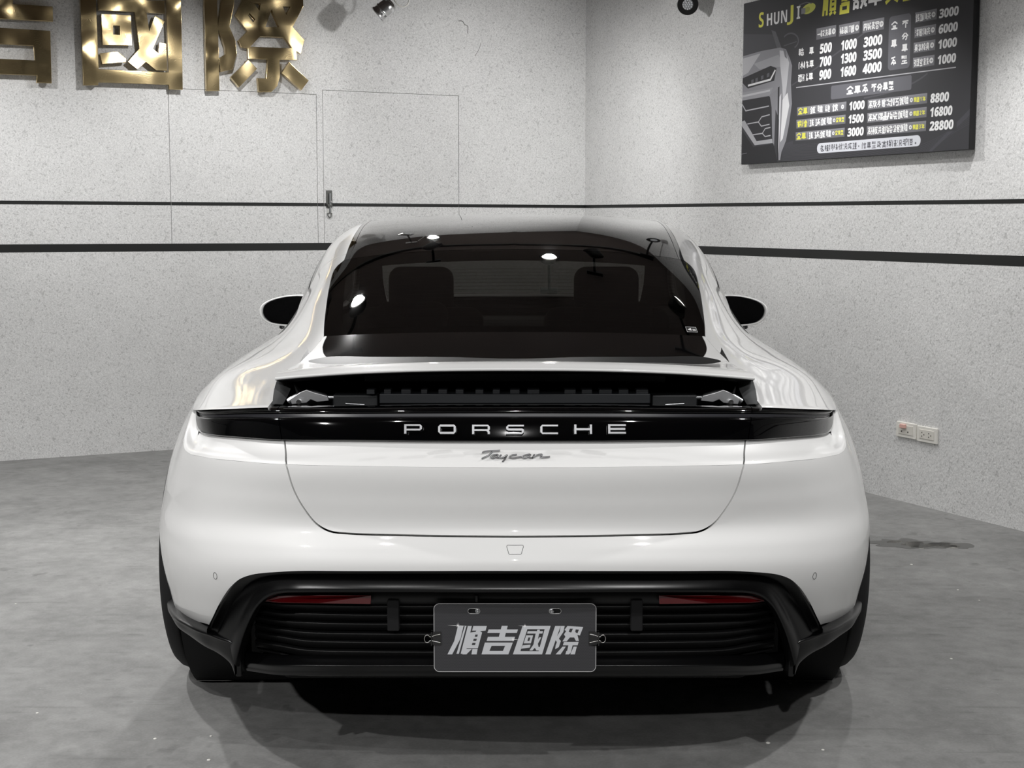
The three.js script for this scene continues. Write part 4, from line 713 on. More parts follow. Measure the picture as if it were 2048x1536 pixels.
// ------------------------------------------------------------------ number plate blank held by two clips
{
  const x0 = -0.19, x1 = 0.19, y0 = 0.2805, y1 = 0.4455, zf = -0.0735;
  const tex = canvasTex(1302, 563, (c, w, h) => {
    c.fillStyle = '#3a3a3d'; c.fillRect(0, 0, w, h);
    c.fillStyle = '#2f2f32'; for (let j = 0; j < 47; j++) for (let i = 0; i < 100; i++) { const X = i * 13.2 + (j % 2) * 6.6, Y = j * 12.2; if (Math.abs(X - 650) < 200 + 7 * Math.abs(Y - 280) || Math.abs(Y - 280) < 130) { c.beginPath(); c.ellipse(X, Y, 4.4, 4.0, 0, 0, 7); c.fill(); } }
    c.strokeStyle = '#d9d9d9'; c.lineWidth = 4; c.beginPath(); c.roundRect(4, 4, w - 8, h - 8, 44); c.stroke();
    const poly = (pts, hole) => { c.beginPath(); for (const P of [pts, ...(hole ?? [])]) { P.forEach(([a, b], i) => c[i ? 'lineTo' : 'moveTo'](a - 350, b - 573)); c.closePath(); } c.fill('evenodd'); };
    c.fillStyle = '#d3d5d9';
    // four slanted block characters
    poly([[545, 758], [590, 758], [566, 860], [498, 990], [460, 990], [515, 880]]); poly([[600, 758], [613, 758], [552, 985], [532, 985]]); poly([[624, 758], [656, 758], [604, 985], [566, 985]]);
    poly([[668, 758], [776, 758], [766, 796], [722, 800], [738, 812], [704, 940], [608, 940], [640, 812], [686, 806], [692, 796], [658, 796]], [[[684, 828], [704, 828], [699, 846], [679, 846]], [[671, 862], [696, 862], [691, 880], [666, 880]], [[660, 896], [686, 896], [681, 914], [655, 914]]]);
    poly([[602, 946], [656, 946], [612, 990], [578, 990]]); poly([[660, 946], [702, 946], [694, 990], [652, 990]]);
    poly([[895, 757], [943, 757], [936, 786], [1025, 786], [1016, 814], [928, 814], [920, 846], [1002, 846], [992, 880], [774, 880], [784, 846], [872, 846], [880, 814], [780, 814], [790, 786], [887, 786]]);
    poly([[760, 893], [984, 893], [948, 990], [733, 990]], [[[814, 920], [922, 920], [904, 962], [796, 962]]]);
    poly([[1062, 757], [1286, 757], [1218, 990], [984, 990]], [[[1100, 784], [1238, 784], [1190, 964], [1044, 964]]]);
    poly([[1102, 800], [1176, 800], [1180, 788], [1200, 788], [1198, 800], [1226, 800], [1220, 820], [1194, 820], [1184, 868], [1196, 850], [1212, 850], [1184, 904], [1190, 930], [1206, 930], [1196, 958], [1172, 958], [1160, 936], [1140, 958], [1116, 958], [1148, 910], [1166, 820], [1098, 820]]);
    poly([[1090, 834], [1146, 834], [1128, 900], [1070, 900]], [[[1108, 852], [1124, 852], [1116, 880], [1100, 880]]]); poly([[1062, 916], [1126, 910], [1120, 934], [1050, 944]]);
    poly([[1322, 758], [1366, 758], [1286, 990], [1244, 990]]); poly([[1366, 758], [1398, 758], [1388, 806], [1352, 862], [1368, 880], [1352, 930], [1322, 948], [1326, 918], [1336, 890], [1322, 868], [1358, 806]]);
    poly([[1420, 758], [1546, 766], [1520, 836], [1500, 830], [1512, 880], [1488, 880], [1474, 852], [1440, 852], [1414, 884], [1380, 884], [1404, 846], [1392, 826], [1410, 800], [1396, 790]], [[[1440, 780], [1464, 780], [1450, 812], [1430, 806]], [[1486, 786], [1512, 788], [1500, 818], [1482, 808]]]);
    poly([[1392, 888], [1510, 888], [1502, 916], [1384, 916]]); poly([[1428, 916], [1462, 916], [1448, 976], [1432, 990], [1404, 990], [1412, 962], [1418, 962]]); poly([[1382, 926], [1408, 926], [1366, 990], [1326, 990]]); poly([[1470, 926], [1496, 926], [1480, 990], [1444, 990]]);
    // printed sparkles
    c.fillStyle = '#ffffff'; for (const [X, Y, r] of [[545, 755, 92], [1080, 758, 60], [985, 868, 66]]) { c.beginPath(); for (let k = 0; k < 16; k++) { const a = k / 16 * Math.PI * 2, q = k % 2 ? 5 : (k % 8 === 0 ? r : k % 4 === 0 ? r * 0.34 : r * 0.22); c.lineTo(X - 350 + q * Math.cos(a + 0.05), Y - 573 + q * Math.sin(a + 0.05)); } c.closePath(); c.fill(); }
  });
  const w = x1 - x0, h = y1 - y0, r = 0.0135, sh = new THREE.Shape();
  sh.moveTo(r, 0); sh.lineTo(w - r, 0); sh.absarc(w - r, r, r, -Math.PI / 2, 0); sh.lineTo(w, h - r); sh.absarc(w - r, h - r, r, 0, Math.PI / 2); sh.lineTo(r, h); sh.absarc(r, h - r, r, Math.PI / 2, Math.PI); sh.lineTo(0, r); sh.absarc(r, r, r, Math.PI, 1.5 * Math.PI);
  const slot = x => { const p = new THREE.Path(); p.absarc(x - 0.008, 0.1463, 0.0058, Math.PI / 2, 1.5 * Math.PI); p.absarc(x + 0.008, 0.1463, 0.0058, -Math.PI / 2, Math.PI / 2); return p; };
  const sx = [0.0945, 0.2835]; for (const x of sx) sh.holes.push(slot(x));
  const g = new THREE.ExtrudeGeometry(sh, { depth: 0.0022, bevelEnabled: true, bevelSize: 0.0005, bevelThickness: 0.0005, bevelOffset: -0.0005, bevelSegments: 1, curveSegments: 10 });
  const p = g.attributes.position, uv = new Float32Array(p.count * 2); for (let i = 0; i < p.count; i++) { uv[2 * i] = p.getX(i) / w; uv[2 * i + 1] = p.getY(i) / h; } g.setAttribute('uv', new THREE.BufferAttribute(uv, 2));
  const t = thing('display_plate', 'dark grey display plate with silver slanted lettering on the rear of the white car', 'plate');
  t.position.set(x0, y0, zf); mesh('plate', g, phys(0xffffff, 0.38, 0, { map: tex, clearcoat: 0.5, clearcoatRoughness: 0.15 }), t);
  sx.forEach((x, i) => {
    const o = [[x - 0.008, 0.1463, 0.0025]]; const pts = []; for (let k = 0; k < 28; k++) { const a = k / 28 * Math.PI * 2; pts.push(V(x + Math.cos(a) * 0.006 + Math.sign(Math.cos(a)) * 0.008, 0.1463 + Math.sin(a) * 0.006, 0.0028)); }
    mesh('slot_rim', tube(pts, 0.0008, 56, 5, true), std(0xc9c9c9, 0.4, 0.6), t);
    const b = x + (i ? -0.008 : 0.008); mesh('bolt', new THREE.LatheGeometry([[0, 0.0035], [0.0018, 0.0035], [0.0018, 0.0045], [0.005, 0.004], [0.0056, 0.002], [0.0056, -0.004], [0, -0.004]].map(q => new THREE.Vector2(...q)), 20).rotateX(Math.PI / 2).translate(b, 0.1463, 0.0005), M.silver, t);
  });
  mesh('hanging_stud', new THREE.LatheGeometry([[0, 0.012], [0.0035, 0.012], [0.004, 0.0], [0.0052, -0.004], [0.0052, -0.012], [0, -0.012]].map(q => new THREE.Vector2(...q)), 16).rotateX(0.3).translate(0.0945 + 0.006, 0.172, -0.004), M.plastic, t);
  mesh('mount', rbox(0.05, w - 0.05, 0.02, 0.15, -0.024, -0.001, 0.004), M.matte, t);
  for (const s of [-1, 1]) {
    const cg = thing('binder_clip', s < 0 ? 'black binder clip with wire handle on the end of the plate where its lettering begins' : 'black binder clip with wire handle on the end of the plate where its lettering finishes', 'clip', 'binder clips holding the plate');
    cg.position.set(s * 0.19, 0.362, zf + 0.001);
    const prof = [[-0.0, 0.0018], [-0.017, 0.0032], [-0.017, 0.0042], [0.001, 0.0028], [0.004, 0.008], [0.004, -0.006], [0.0, -0.0012], [-0.017, -0.002], [-0.017, -0.003], [0.001, -0.0024], [0.0052, -0.008], [0.0052, 0.0095], [0.0035, 0.0095]].map(([a, b]) => [s * a, b]);
    const body = new THREE.ExtrudeGeometry(shapeOf([[-0.018, 0.0026], [0.0005, 0.0026], [0.004, 0.008], [0.005, 0.008], [0.005, -0.008], [0.004, -0.008], [0.0005, -0.003], [-0.018, -0.003], [-0.018, -0.004], [0.001, -0.004], [0.006, -0.009], [0.006, 0.009], [0.001, 0.0036], [-0.018, 0.0036]].map(([a, b]) => [s * a, b])), { depth: 0.032, bevelEnabled: false }).rotateX(-Math.PI / 2).translate(0, -0.016, 0);
    mesh('jaw', body, M.gloss, cg);
    const wire = [[-0.016, 0.011], [-0.004, 0.0085], [0.008, 0.0045], [0.012, 0.0085], [0.017, 0.0085], [0.0205, 0.004], [0.0205, -0.004], [0.017, -0.0085], [0.012, -0.0085], [0.008, -0.0045], [-0.004, -0.0065], [-0.016, -0.009]].map(([a, b]) => V(s * a, b, 0.0065));
    mesh('wire_handle', tube(wire, 0.001, 60, 6), std(0xdedcd8, 0.3, 1), cg);
  }
}
// ------------------------------------------------------------------ brass letters on the left wall
{
  const wave = (() => { const n = 512, a = tiledNoise(n, 5), b = tiledNoise(n, 9); return dataTex(n, (i, j) => { const v = 0.65 * a(i, j) + 0.35 * b(i, j); return [v, v, v]; }, false); })();
  const brass = std(0xcbb68a, 0.22, 1, { bumpMap: wave, bumpScale: 0.035 }), side = std(0x8a7040, 0.35, 1);
  const letter = (label, pieces) => {
    const t = thing('brass_letter', label, 'letter', 'brass letters on the wall'); leftFrame(t);
    const all = pieces.flatMap(([p]) => p); const cx = (Math.min(...all.map(q => q[0])) + Math.max(...all.map(q => q[0]))) / 2, y0 = Math.min(...all.map(q => q[1]));
    t.position.set(CX + cx * 0.8987 + 0.03 * 0.4386, y0, CZ - cx * 0.4386 + 0.03 * 0.8987);
    for (const [p, hs = []] of pieces) {
      const f = a => a.map(([x, y]) => [x - cx, y - y0]); const g = extrude(f(p), 0.034, 0.0015, hs.map(f));
      const s = mesh('stroke', uvMetres(g, 0.9), brass, t);
      const q = f(p)[0], q2 = f(p)[Math.floor(p.length / 2)]; void q; void q2;
    }
    const stand = []; for (const [p] of pieces) { const ax = p.reduce((u, q) => u + q[0], 0) / p.length - cx, ay = p.reduce((u, q) => u + q[1], 0) / p.length - y0; const [bx, by] = [p[0][0] - cx, p[0][1] - y0]; stand.push(new THREE.CylinderGeometry(0.005, 0.005, 0.03, 8).rotateX(Math.PI / 2).translate(bx * 0.9 + ax * 0.1, by * 0.9 + ay * 0.1, -0.015)); }
    mesh('standoff', nonIndexed(stand), side, t);
  };
  const C0 = -3.69;
  letter('brass wall letter with an open box under two level bars', [
    [[[C0 - .066, 2.72], [C0 + .066, 2.72], [C0 + .066, 2.655], [C0 + .285, 2.655], [C0 + .285, 2.575], [C0 + .072, 2.575], [C0 + .075, 2.533], [C0 + .284, 2.5335], [C0 + .284, 2.451], [C0 - .284, 2.447], [C0 - .284, 2.531], [C0 - .075, 2.532], [C0 - .072, 2.575], [C0 - .285, 2.575], [C0 - .285, 2.655], [C0 - .066, 2.655]]],
    [[[C0 - .267, 2.403], [C0 + .267, 2.4], [C0 + .265, 2.114], [C0 + .184, 2.113], [C0 + .187, 2.153], [C0 - .187, 2.15], [C0 - .184, 2.11], [C0 - .265, 2.11]], [[[C0 - .181, 2.316], [C0 + .181, 2.318], [C0 + .182, 2.233], [C0 - .182, 2.232]]]]]);
  letter('brass wall letter with a square frame around its strokes', [
    [[[-3.256, 2.735], [-3.253, 2.11], [-3.172, 2.114], [-3.17, 2.13], [-2.772, 2.133], [-2.771, 2.107], [-2.693, 2.108], [-2.691, 2.735]], [[[-3.171, 2.66], [-3.166, 2.204], [-2.773, 2.203], [-2.779, 2.66]]]],
    [[[-3.158, 2.587], [-2.958, 2.598], [-2.956, 2.652], [-2.889, 2.652], [-2.889, 2.601], [-2.786, 2.607], [-2.786, 2.533], [-2.889, 2.532], [-2.878, 2.429], [-2.843, 2.518], [-2.787, 2.492], [-2.859, 2.331], [-2.83, 2.31], [-2.822, 2.369], [-2.782, 2.366], [-2.782, 2.212], [-2.845, 2.212], [-2.901, 2.255], [-2.951, 2.212], [-3.002, 2.252], [-2.936, 2.33], [-2.958, 2.532], [-3.159, 2.528]]],
    [[[-3.144, 2.51], [-2.978, 2.513], [-2.977, 2.344], [-3.141, 2.338]], [[[-3.081, 2.452], [-3.04, 2.452], [-3.041, 2.397], [-3.082, 2.398]]]],
    [[[-3.156, 2.292], [-3.058, 2.307], [-3.012, 2.269], [-3.016, 2.249], [-3.146, 2.232]]]]);
  letter('brass wall letter with two slanted feet and a hooked stem', [
    [[[-2.557, 2.715], [-2.48, 2.715], [-2.48, 2.474], [-2.449, 2.662], [-2.45, 2.715], [-2.372, 2.715], [-2.381, 2.614], [-2.41, 2.482], [-2.377, 2.404], [-2.37, 2.328], [-2.397, 2.238], [-2.47, 2.22], [-2.4765, 2.298], [-2.439, 2.323], [-2.441, 2.363], [-2.455, 2.408], [-2.479, 2.462], [-2.4775, 2.306], [-2.478, 2.111], [-2.555, 2.107], [-2.555, 2.461]]],
    [[[-2.31, 2.715], [-1.96, 2.715], [-1.959, 2.629], [-2.027, 2.503], [-1.955, 2.432], [-1.98, 2.348], [-2.007, 2.365], [-2.003, 2.311], [-2.112, 2.3075], [-2.111, 2.209], [-2.128, 2.152], [-2.165, 2.116], [-2.241, 2.113], [-2.248, 2.194], [-2.195, 2.194], [-2.184, 2.306], [-2.302, 2.304], [-2.303, 2.362], [-2.342, 2.368], [-2.36, 2.405], [-2.305, 2.463], [-2.376, 2.551], [-2.337, 2.626]], [[[-2.29, 2.57], [-2.253, 2.534], [-2.269, 2.514], [-2.299, 2.552]], [[-2.088, 2.621], [-2.036, 2.622], [-2.067, 2.567]], [[-2.264, 2.627], [-2.219, 2.628], [-2.228, 2.582]], [[-2.156, 2.6], [-2.108, 2.496], [-2.196, 2.492]], [[-2.228, 2.44], [-2.078, 2.442], [-2.03, 2.378], [-2.29, 2.373]]]],
    [[[-2.302, 2.298], [-2.249, 2.249], [-2.36, 2.136], [-2.409, 2.193]]],
    [[[-2.053, 2.297], [-1.932, 2.193], [-1.979, 2.134], [-2.1, 2.231]]]]);
}
// ------------------------------------------------------------------ price board on the right wall
{
  const tex = canvasTex(2048, 1020, (c, w, h) => {
    c.fillStyle = '#36363a'; c.fillRect(0, 0, w, h);
    c.strokeStyle = '#45454b'; c.lineWidth = 2; for (let k = 0; k < 34; k++) { c.beginPath(); for (let x = 440; x <= w; x += 24) { const y = 915 + k * 7 - 60 * Math.sin((x - 440) / 300 + k * 0.09) * (0.4 + (x / w) * 1.4) - (x > 1650 ? (x - 1650) * 0.4 : 0); c[x === 440 ? 'moveTo' : 'lineTo'](x, y); } c.stroke(); }
    c.fillStyle = '#36363a'; c.fillRect(545, 680, 1410, 240);
    c.strokeStyle = '#4b4b50'; c.lineWidth = 9; c.beginPath(); c.moveTo(520, 560); c.quadraticCurveTo(900, 430, 1250, 300); c.stroke(); c.beginPath(); c.moveTo(1200, 690); c.quadraticCurveTo(1560, 680, 1720, 600); c.stroke();
    // grey sports car, cropped by the board's edge
    const fill = (col, pts) => { c.fillStyle = col; c.beginPath(); pts.forEach(([x, y], i) => c[i ? 'lineTo' : 'moveTo'](x, y)); c.closePath(); c.fill(); };
    const ln = (col, lw, pts) => { c.strokeStyle = col; c.lineWidth = lw; c.beginPath(); pts.forEach(([x, y], i) => c[i ? 'lineTo' : 'moveTo'](x, y)); c.stroke(); };
    fill('#47474c', [[0, 190], [330, 230], [372, 320], [0, 330]]); fill('#5d5d62', [[300, 200], [345, 215], [410, 322], [368, 328]]);
    c.strokeStyle = '#5a5a60'; c.lineWidth = 10; c.beginPath(); c.ellipse(500, 290, 78, 46, 0.15, 3.6, 7.2); c.stroke(); ln('#56565c', 6, [[430, 312], [560, 300]]);
    fill('#8f8f94', [[0, 330], [200, 318], [395, 318], [454, 334], [500, 400], [520, 440], [512, 545], [526, 672], [500, 800], [473, 893], [430, 960], [417, 1010], [395, 1010], [398, 760], [330, 640], [0, 610]]);
    fill('#b9b9bd', [[0, 345], [190, 332], [60, 440], [0, 455]]); fill('#a6a6ab', [[120, 390], [380, 360], [440, 440], [330, 430], [180, 430]]); fill('#c9c9cd', [[390, 335], [450, 345], [490, 420], [470, 560], [440, 700], [425, 560], [400, 430]]); fill('#77777c', [[425, 330], [450, 336], [470, 395], [445, 380]]);
    fill('#232327', [[0, 470], [300, 420], [362, 440], [340, 515], [60, 540], [0, 500]]); ln('#eeeeef', 13, [[60, 522], [300, 505], [350, 450]]); for (const [x, y] of [[95, 490], [140, 484], [200, 474], [262, 465]]) fill('#5c5c62', [[x, y], [x + 26, y - 4], [x + 26, y + 20], [x, y + 24]]);
    fill('#9a9a9f', [[0, 560], [330, 556], [296, 600], [0, 612]]); fill('#c2c2c6', [[0, 578], [300, 566], [296, 578], [0, 592]]);
    fill('#26262a', [[0, 612], [290, 606], [330, 640], [340, 890], [150, 890], [0, 740]]); fill('#8a8a8f', [[296, 600], [398, 560], [360, 700], [350, 960], [330, 860], [318, 680]]);
    ln('#b5b5b9', 8, [[0, 636], [40, 680], [290, 668]]); ln('#b5b5b9', 7, [[60, 765], [180, 760], [215, 730], [300, 722]]); ln('#b5b5b9', 7, [[180, 760], [212, 788], [300, 782]]); ln('#b5b5b9', 7, [[110, 838], [225, 834], [255, 806], [310, 802]]); ln('#b5b5b9', 7, [[225, 834], [255, 856], [312, 852]]);
    fill('#a9a9ad', [[0, 745], [30, 740], [165, 880], [330, 874], [336, 900], [145, 905], [0, 775]]); fill('#1e1e22', [[0, 800], [130, 915], [345, 905], [390, 1020], [0, 1020]]); fill('#dadade', [[398, 620], [416, 600], [410, 800], [396, 1000]]); fill('#1b1b1f', [[380, 560], [396, 556], [394, 900], [400, 1010], [386, 1010]]); fill('#e4e4e6', [[430, 640], [480, 600], [500, 680], [440, 880], [415, 900]]); ln('#8d8d92', 3, [[0, 955], [60, 950]]);
    // heading
    const Y = '#e6e35c', Wt = '#f4f4f4';
    c.save(); c.translate(160, 170); c.textBaseline = 'alphabetic'; c.fillStyle = Y; c.font = 'bold 128px sans-serif'; c.save(); c.scale(0.95, 1); c.fillText('S', 0, 0); c.restore(); c.fillStyle = Wt; c.font = 'bold 104px sans-serif'; c.save(); c.scale(0.98, 1); c.fillText('HUN', 84, 0); c.restore(); c.fillStyle = Y; c.font = 'bold 124px sans-serif'; c.save(); c.scale(1.5, 1); c.fillText('J', 212, -6); c.restore(); c.fillStyle = Wt; c.font = 'bold 108px sans-serif'; c.fillText('I', 392, -4); c.restore();
    c.fillStyle = '#d8dc6a'; c.beginPath(); c.ellipse(672, 118, 66, 30, -0.1, 0, 7); c.fill(); c.fillStyle = '#b9bd58'; c.beginPath(); c.ellipse(655, 122, 30, 17, -0.1, 0, 7); c.fill(); c.fillStyle = '#8c8c90'; c.fillRect(600, 108, 40, 34); ln('#6d6d72', 6, [[580, 84], [650, 78], [700, 90]]);
    c.save(); c.transform(1, 0, -0.06, 1, 14, 0);
    drawText(c, '順', 800, 42, 136, 146, 16, Y); drawText(c, '吉', 940, 42, 128, 146, 18, Y); drawText(c, '靚', 1072, 42, 134, 146, 15, Wt); drawText(c, '車', 1206, 42, 128, 146, 16, Wt); drawText(c, '美容', 1342, 42, 260, 146, 16, Y); drawText(c, '車', 1606, 42, 128, 146, 16, Wt); c.restore();
    // grey tags with small print
    const tagBox = (x, y, a, b) => { const g = c.createLinearGradient(x, y, x, y + b); g.addColorStop(0, '#8b8b90'); g.addColorStop(0.5, '#77777c'); g.addColorStop(1, '#6a6a6f'); c.fillStyle = g; c.fillRect(x, y, a, b); };
    const dot = (x, y, r) => { c.fillStyle = '#ececec'; c.beginPath(); c.arc(x, y, r, 0, 7); c.fill(); c.strokeStyle = '#85858a'; c.lineWidth = 3; c.beginPath(); c.moveTo(x - r * .5, y); c.lineTo(x + r * .4, y); c.moveTo(x, y - r * .4); c.lineTo(x + r * .45, y); c.lineTo(x, y + r * .4); c.stroke(); };
    [[752, 246, '一般洗車'], [962, 251, '精緻打蠟'], [1173, 256, '內裝美容']].forEach(([x, y, t]) => { tagBox(x, y, 184, 66); drawText(c, t, x + 8, y + 12, 134, 44, 5.4, Wt, 1); dot(x + 162, y + 34, 17); });
    drawText(c, '轎', 582, 344, 50, 48, 5, Wt); drawText(c, '車', 683, 346, 50, 48, 6, Wt); drawText(c, '休旅車', 584, 424, 152, 48, 5.5, Wt, 2); drawText(c, '商務車', 580, 499, 152, 48, 5.5, Wt, 2);
    const num = (t, x, y, a, b) => { c.save(); c.fillStyle = Wt; c.font = 'bold 100px sans-serif'; c.textBaseline = 'alphabetic'; const m = c.measureText(t).width; c.translate(x, y + b); c.transform(1, 0, -0.08, 1, 3, 0); c.scale(a / m, b / 72); c.fillText(t, 0, 0); c.strokeStyle = Wt; c.lineWidth = 5; c.strokeText(t, 0, 0); c.restore(); };
    [['500', '1000', '3000'], ['700', '1300', '3500'], ['900', '1600', '4000']].forEach((r, k) => { num(r[0], 783, 342 + 77 * k, 112, 54); num(r[1], 979, 346 + 76 * k, 142, 53); num(r[2], 1181, 349 + 75 * k, 160, 53); });
    c.fillStyle = '#606066'; c.beginPath(); c.roundRect(1398, 260, 180, 295, 24); c.fill();
    [...'全車系'].forEach((ch, k) => drawText(c, ch, 1417, 289 + 97 * k, 54, 48, 6.5, Wt)); [...'不分車型'].forEach((ch, k) => drawText(c, ch, 1506, 292 + 64 * k, 54, 46, 6.5, Wt));
    [['鏡面拋光', '3000'], ['深層拋光', '6000'], ['臭氧除臭', '1000'], ['引擎室清洗', '1000']].forEach(([t, n], k) => { const y = 264 + 80.5 * k; tagBox(1610 - 2.5 * k, y, 168, 56); drawText(c, t, 1616 - 2.5 * k, y + 8, 118, 42, 4.6, Wt, 1); dot(1753 - 2 * k, y + 28, 15); num(n, 1792 - k, y + 8, 146 - 2 * k, 45); });
    ln('#b9b9bd', 6, [[565, 577], [1935, 588]]);
    c.fillStyle = '#626268'; c.beginPath(); c.roundRect(902, 596, 694, 80, 12); c.fill(); drawText(c, '全車系', 1043, 612, 198, 50, 7, Wt, 3); drawText(c, '不分車型', 1262, 614, 192, 50, 7, Wt, 2);
    [['全車', '鍍膜維護', '', '1000'], ['前擋', '玻璃鍍膜', '多效', '1500'], ['全車', '玻璃鍍膜', '多效', '3000']].forEach(([a, b, s, n], k) => { const x = 580 - 5 * k, y = 698 + 75 * k; tagBox(x, y, 466, 52); drawText(c, a, x + 8, y + 5, 96, 42, 6.5, Y, 2); ln('#c9c9cd', 4, [[x + 116, y + 6], [x + 116, y + 46]]); const wide = s ? 214 : 262; drawText(c, b, x + 128, y + 5, wide, 42, 5.6, Wt, s ? 8 : 20); if (s) { dot(x + 362, y + 26, 11); drawText(c, '全效型', x + 378, y + 12, 78, 28, 4.2, Y, 1); } else dot(x + 432, y + 28, 13); num(n, 1066 - 4 * k, y + 6, 138 + 6 * (k > 1), 46); });
    [['高效多層次鑽石鍍膜', '一', '8800', 142], ['高級矽晶陶瓷鍍膜', '二', '16800', 170], ['高硬度先進陶瓷塗層鍍膜', '三', '28800', 182]].forEach(([t, , n, nw], k) => { const x = 1235 - k, y = 704 + 74 * k; tagBox(x, y, 488, 55); drawText(c, t, x + 6, y + 5, 336, 44, k === 2 ? 4.2 : 5, Wt, 1); dot(x + 364, y + 28, 12); drawText(c, '保固', x + 382, y + 14, 46, 28, 3.8, Y, 1); c.fillStyle = Y; c.font = 'bold 30px sans-serif'; c.fillText(String(k + 1), x + 432, y + 39); drawText(c, '年', x + 452, y + 14, 26, 28, 3.6, Y); num(n, 1744, y + 8, nw, 47); });
    c.fillStyle = '#d9dbe2'; c.beginPath(); c.roundRect(782, 926, 900, 60, 28); c.fill(); drawText(c, '各種特殊狀況處理', 812, 936, 336, 40, 4, '#5b5b62', 4); c.fillStyle = '#5b5b62'; c.fillRect(1162, 956, 7, 10); drawText(c, '依車型及實際情況報價', 1192, 940, 428, 40, 4, '#5b5b62', 4); c.beginPath(); c.arc(1642, 968, 6, 0, 7); c.fill();
  });
  const t = thing('price_board', 'dark price board with a grey car picture on the speckled wall', 'sign'); rightFrame(t);
  const wd = 1.744, hd = 0.868, s0 = 1.862, y0 = 1.659;
  t.position.set(CX + (s0 + wd / 2) * 0.4386, y0, CZ + (s0 + wd / 2) * 0.8987);
  mesh('panel', rbox(-wd / 2, wd / 2, 0, hd, 0.012, 0.046, 0.003, 2), std(0x141416, 0.5), t);
  mesh('print', new THREE.PlaneGeometry(wd - 0.004, hd - 0.004).translate(0, hd / 2, 0.0466), std(0xffffff, 0.6, 0, { map: tex }), t);
  for (const s of [-1, 1]) mesh('hanger', rbox(s * 0.6 - 0.04, s * 0.6 + 0.04, 0.3, 0.6, 0, 0.013, 0.002), M.dark, t);
}
// ------------------------------------------------------------------ sockets, bolt on the door
{
  const ivory = std(0xe9e7e0, 0.4), slotM = std(0x5d5a55, 0.7);
  const plate = (s0, s1, ya, label, kind) => {
    const t = thing('wall_socket', label, 'socket', undefined); rightFrame(t); const sc = (s0 + s1) / 2, w = s1 - s0, h = 0.074;
    t.position.set(CX + sc * 0.4386, ya, CZ + sc * 0.8987); mesh('cover_plate', rbox(-w / 2, w / 2, 0, h, 0, 0.011, 0.003, 2), ivory, t);
    mesh('inner_frame', rbox(-w / 2 + 0.018, w / 2 - 0.018, 0.016, h - 0.014, 0.010, 0.0135, 0.002), std(0xdedbd3, 0.45), t);
    if (kind) { const sw = mesh('rocker_switch', rbox(-0.032, 0.006, 0.046, 0.066, 0.012, 0.024, 0.003), std(0xe3b7ad, 0.45), t); sw.userData.label = 'pale pink rocker switch'; for (const x of [-0.026, 0.018]) mesh('pin_slot', rbox(x - 0.004, x + 0.004, 0.026, 0.033, 0.0125, 0.0145, 0.0006), slotM, t); }
    else for (const x of [-0.024, 0.022]) for (const [dx, dy] of [[-0.006, 0.009], [-0.006, -0.008], [0.008, 0.0]]) mesh('pin_slot', rbox(x + dx - 0.003, x + dx + 0.003, 0.036 + dy - 0.0028, 0.036 + dy + 0.0028, 0.0125, 0.0143, 0.0005), slotM, t);
  };
  plate(3.1405, 3.278, 0.313, 'white wall socket plate with a pink rocker switch', true);
  plate(3.286, 3.422, 0.309, 'white wall socket plate with two three-pin outlets', false);
  const t = thing('door_bolt', 'grey steel slide bolt on the flush speckled door', 'bolt'); leftFrame(t); const bx = -1.793;
  t.position.set(CX + bx * 0.8987, 1.374, CZ - bx * 0.4386);
  const steel = std(0x6f706d, 0.35, 0.9);
  mesh('back_plate', rbox(-0.019, 0.019, 0.062, 0.168, 0.0006, 0.006, 0.0015), steel, t);
  mesh('slide', new THREE.CylinderGeometry(0.007, 0.007, 0.12, 14).translate(0.002, 0.09, 0.012), M.silver, t);
  mesh('keeper', rbox(-0.016, 0.016, 0.066, 0.082, 0.004, 0.02, 0.003), steel, t);
  mesh('knob', new THREE.SphereGeometry(0.008, 14, 10).translate(0.006, 0.098, 0.022), M.chrome, t);
  mesh('paper_tag', rbox(-0.013, 0.015, 0.03, 0.056, 0.0006, 0.008, 0.001), std(0xd9d9d4, 0.7), t);
  mesh('lower_hook', tube([V(-0.012, 0.03, 0.006), V(-0.01, 0.012, 0.009), V(0.002, 0.0, 0.01), V(0.012, 0.014, 0.009), V(0.013, 0.03, 0.006)], 0.003, 24, 8), steel, t);
}
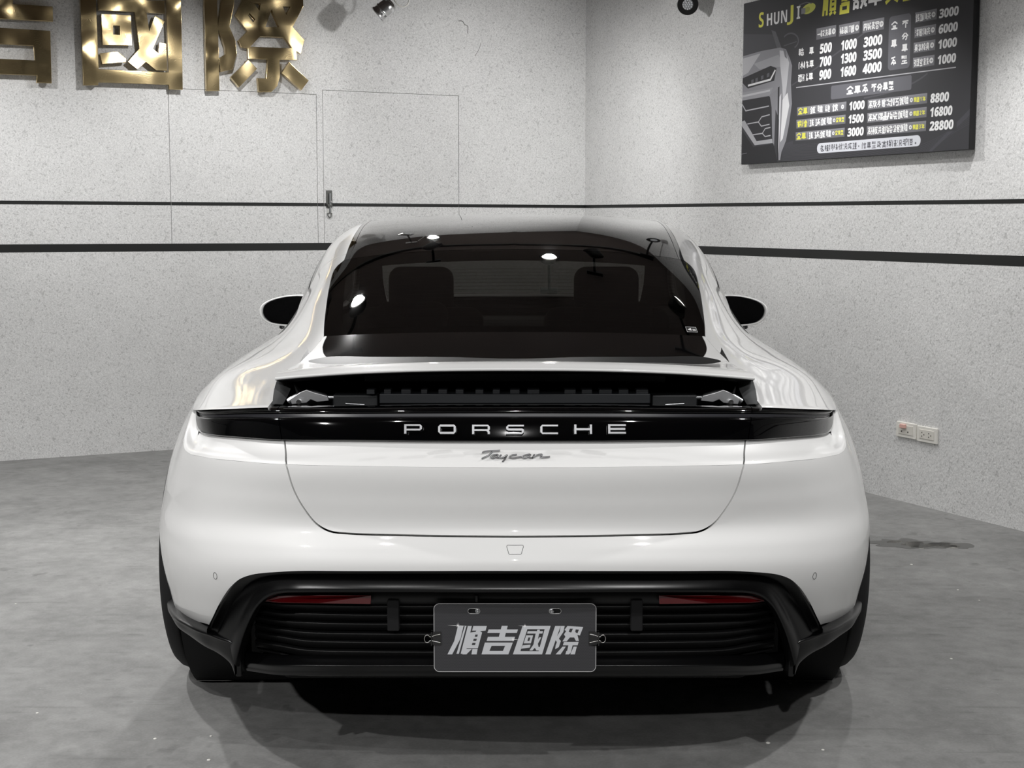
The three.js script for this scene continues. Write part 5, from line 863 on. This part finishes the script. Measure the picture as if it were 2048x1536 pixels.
// ------------------------------------------------------------------ the two spotlights that show at the top of the picture
{
  const p1 = [-0.752, 2.59, -5.47], chromeHead = new THREE.LatheGeometry([[0, -0.06], [0.028, -0.056], [0.045, -0.04], [0.05, -0.015], [0.05, 0.012], [0.054, 0.014], [0.054, 0.022], [0.05, 0.024], [0.05, 0.044], [0.055, 0.046], [0.055, 0.056], [0.048, 0.058], [0.043, 0.05], [0, 0.05]].map(p => new THREE.Vector2(...p)), 36).rotateX(Math.PI / 2);
  const tg = onLeft(2.35, 0, 1.9);
  const s1 = spot('chrome_spotlight', p1, tg, LAMP(18, 0.25), 0.95, { label: 'chrome spotlight with a white looped cable beside the brass letters', mat: M.chrome, head: chromeHead, penumbra: 0.8 });
  mesh('cable', tube([V(0.05, 0.06, -0.02), V(0.07, 0.03, 0), V(0.105, 0.012, 0), V(0.135, 0.03, 0), V(0.14, 0.08, 0), V(0.11, 0.16, 0), V(0.06, 0.26, 0)], 0.004, 48, 8), std(0xe8e6e0, 0.5), s1);
  const offFace = std(0xe6e8ec, 0.55);
  const p2 = [0.992, 2.59, -5.215];
  const s2 = spot('black_spotlight', p2, [0.6, 0.6, 0.2], 0, 1, { label: 'black ring spotlight with a cluster of pale diodes above the price board', face: offFace });
  const head = s2.children[0]; mesh('bezel', new THREE.RingGeometry(0.031, 0.058, 36).translate(0, 0, 0.0605), M.lampBlack, head); for (let k = 0; k < 19; k++) { const ring = k === 0 ? 0 : k < 7 ? 1 : 2, a = k * (ring === 1 ? Math.PI / 3 : Math.PI / 6); const d = mesh('diode', new THREE.SphereGeometry(0.0062, 10, 6), offFace, head); d.position.set(Math.cos(a) * 0.0125 * ring, Math.sin(a) * 0.0125 * ring, 0.0575); }
  // tracks
  const track = (label, a, b) => { const t = mesh('lighting_track', rbox(-Math.hypot(b[0] - a[0], b[1] - a[1]) / 2, Math.hypot(b[0] - a[0], b[1] - a[1]) / 2, CEIL - 0.032, CEIL, -0.018, 0.018, 0.002), M.lampBlack); t.position.set((a[0] + b[0]) / 2, 0, (a[1] + b[1]) / 2); t.rotation.y = -Math.atan2(b[1] - a[1], b[0] - a[0]); tag(t, label, 'track', 'lighting tracks'); };
  track('black lighting track before the corner, under the dark ceiling', [-2.6, -5.215], [1.04, -5.215]);
  track('black lighting track over the tail of the white car', [-2.4, -0.2], [2.1, -0.2]);
}

renderer.render(scene, camera);
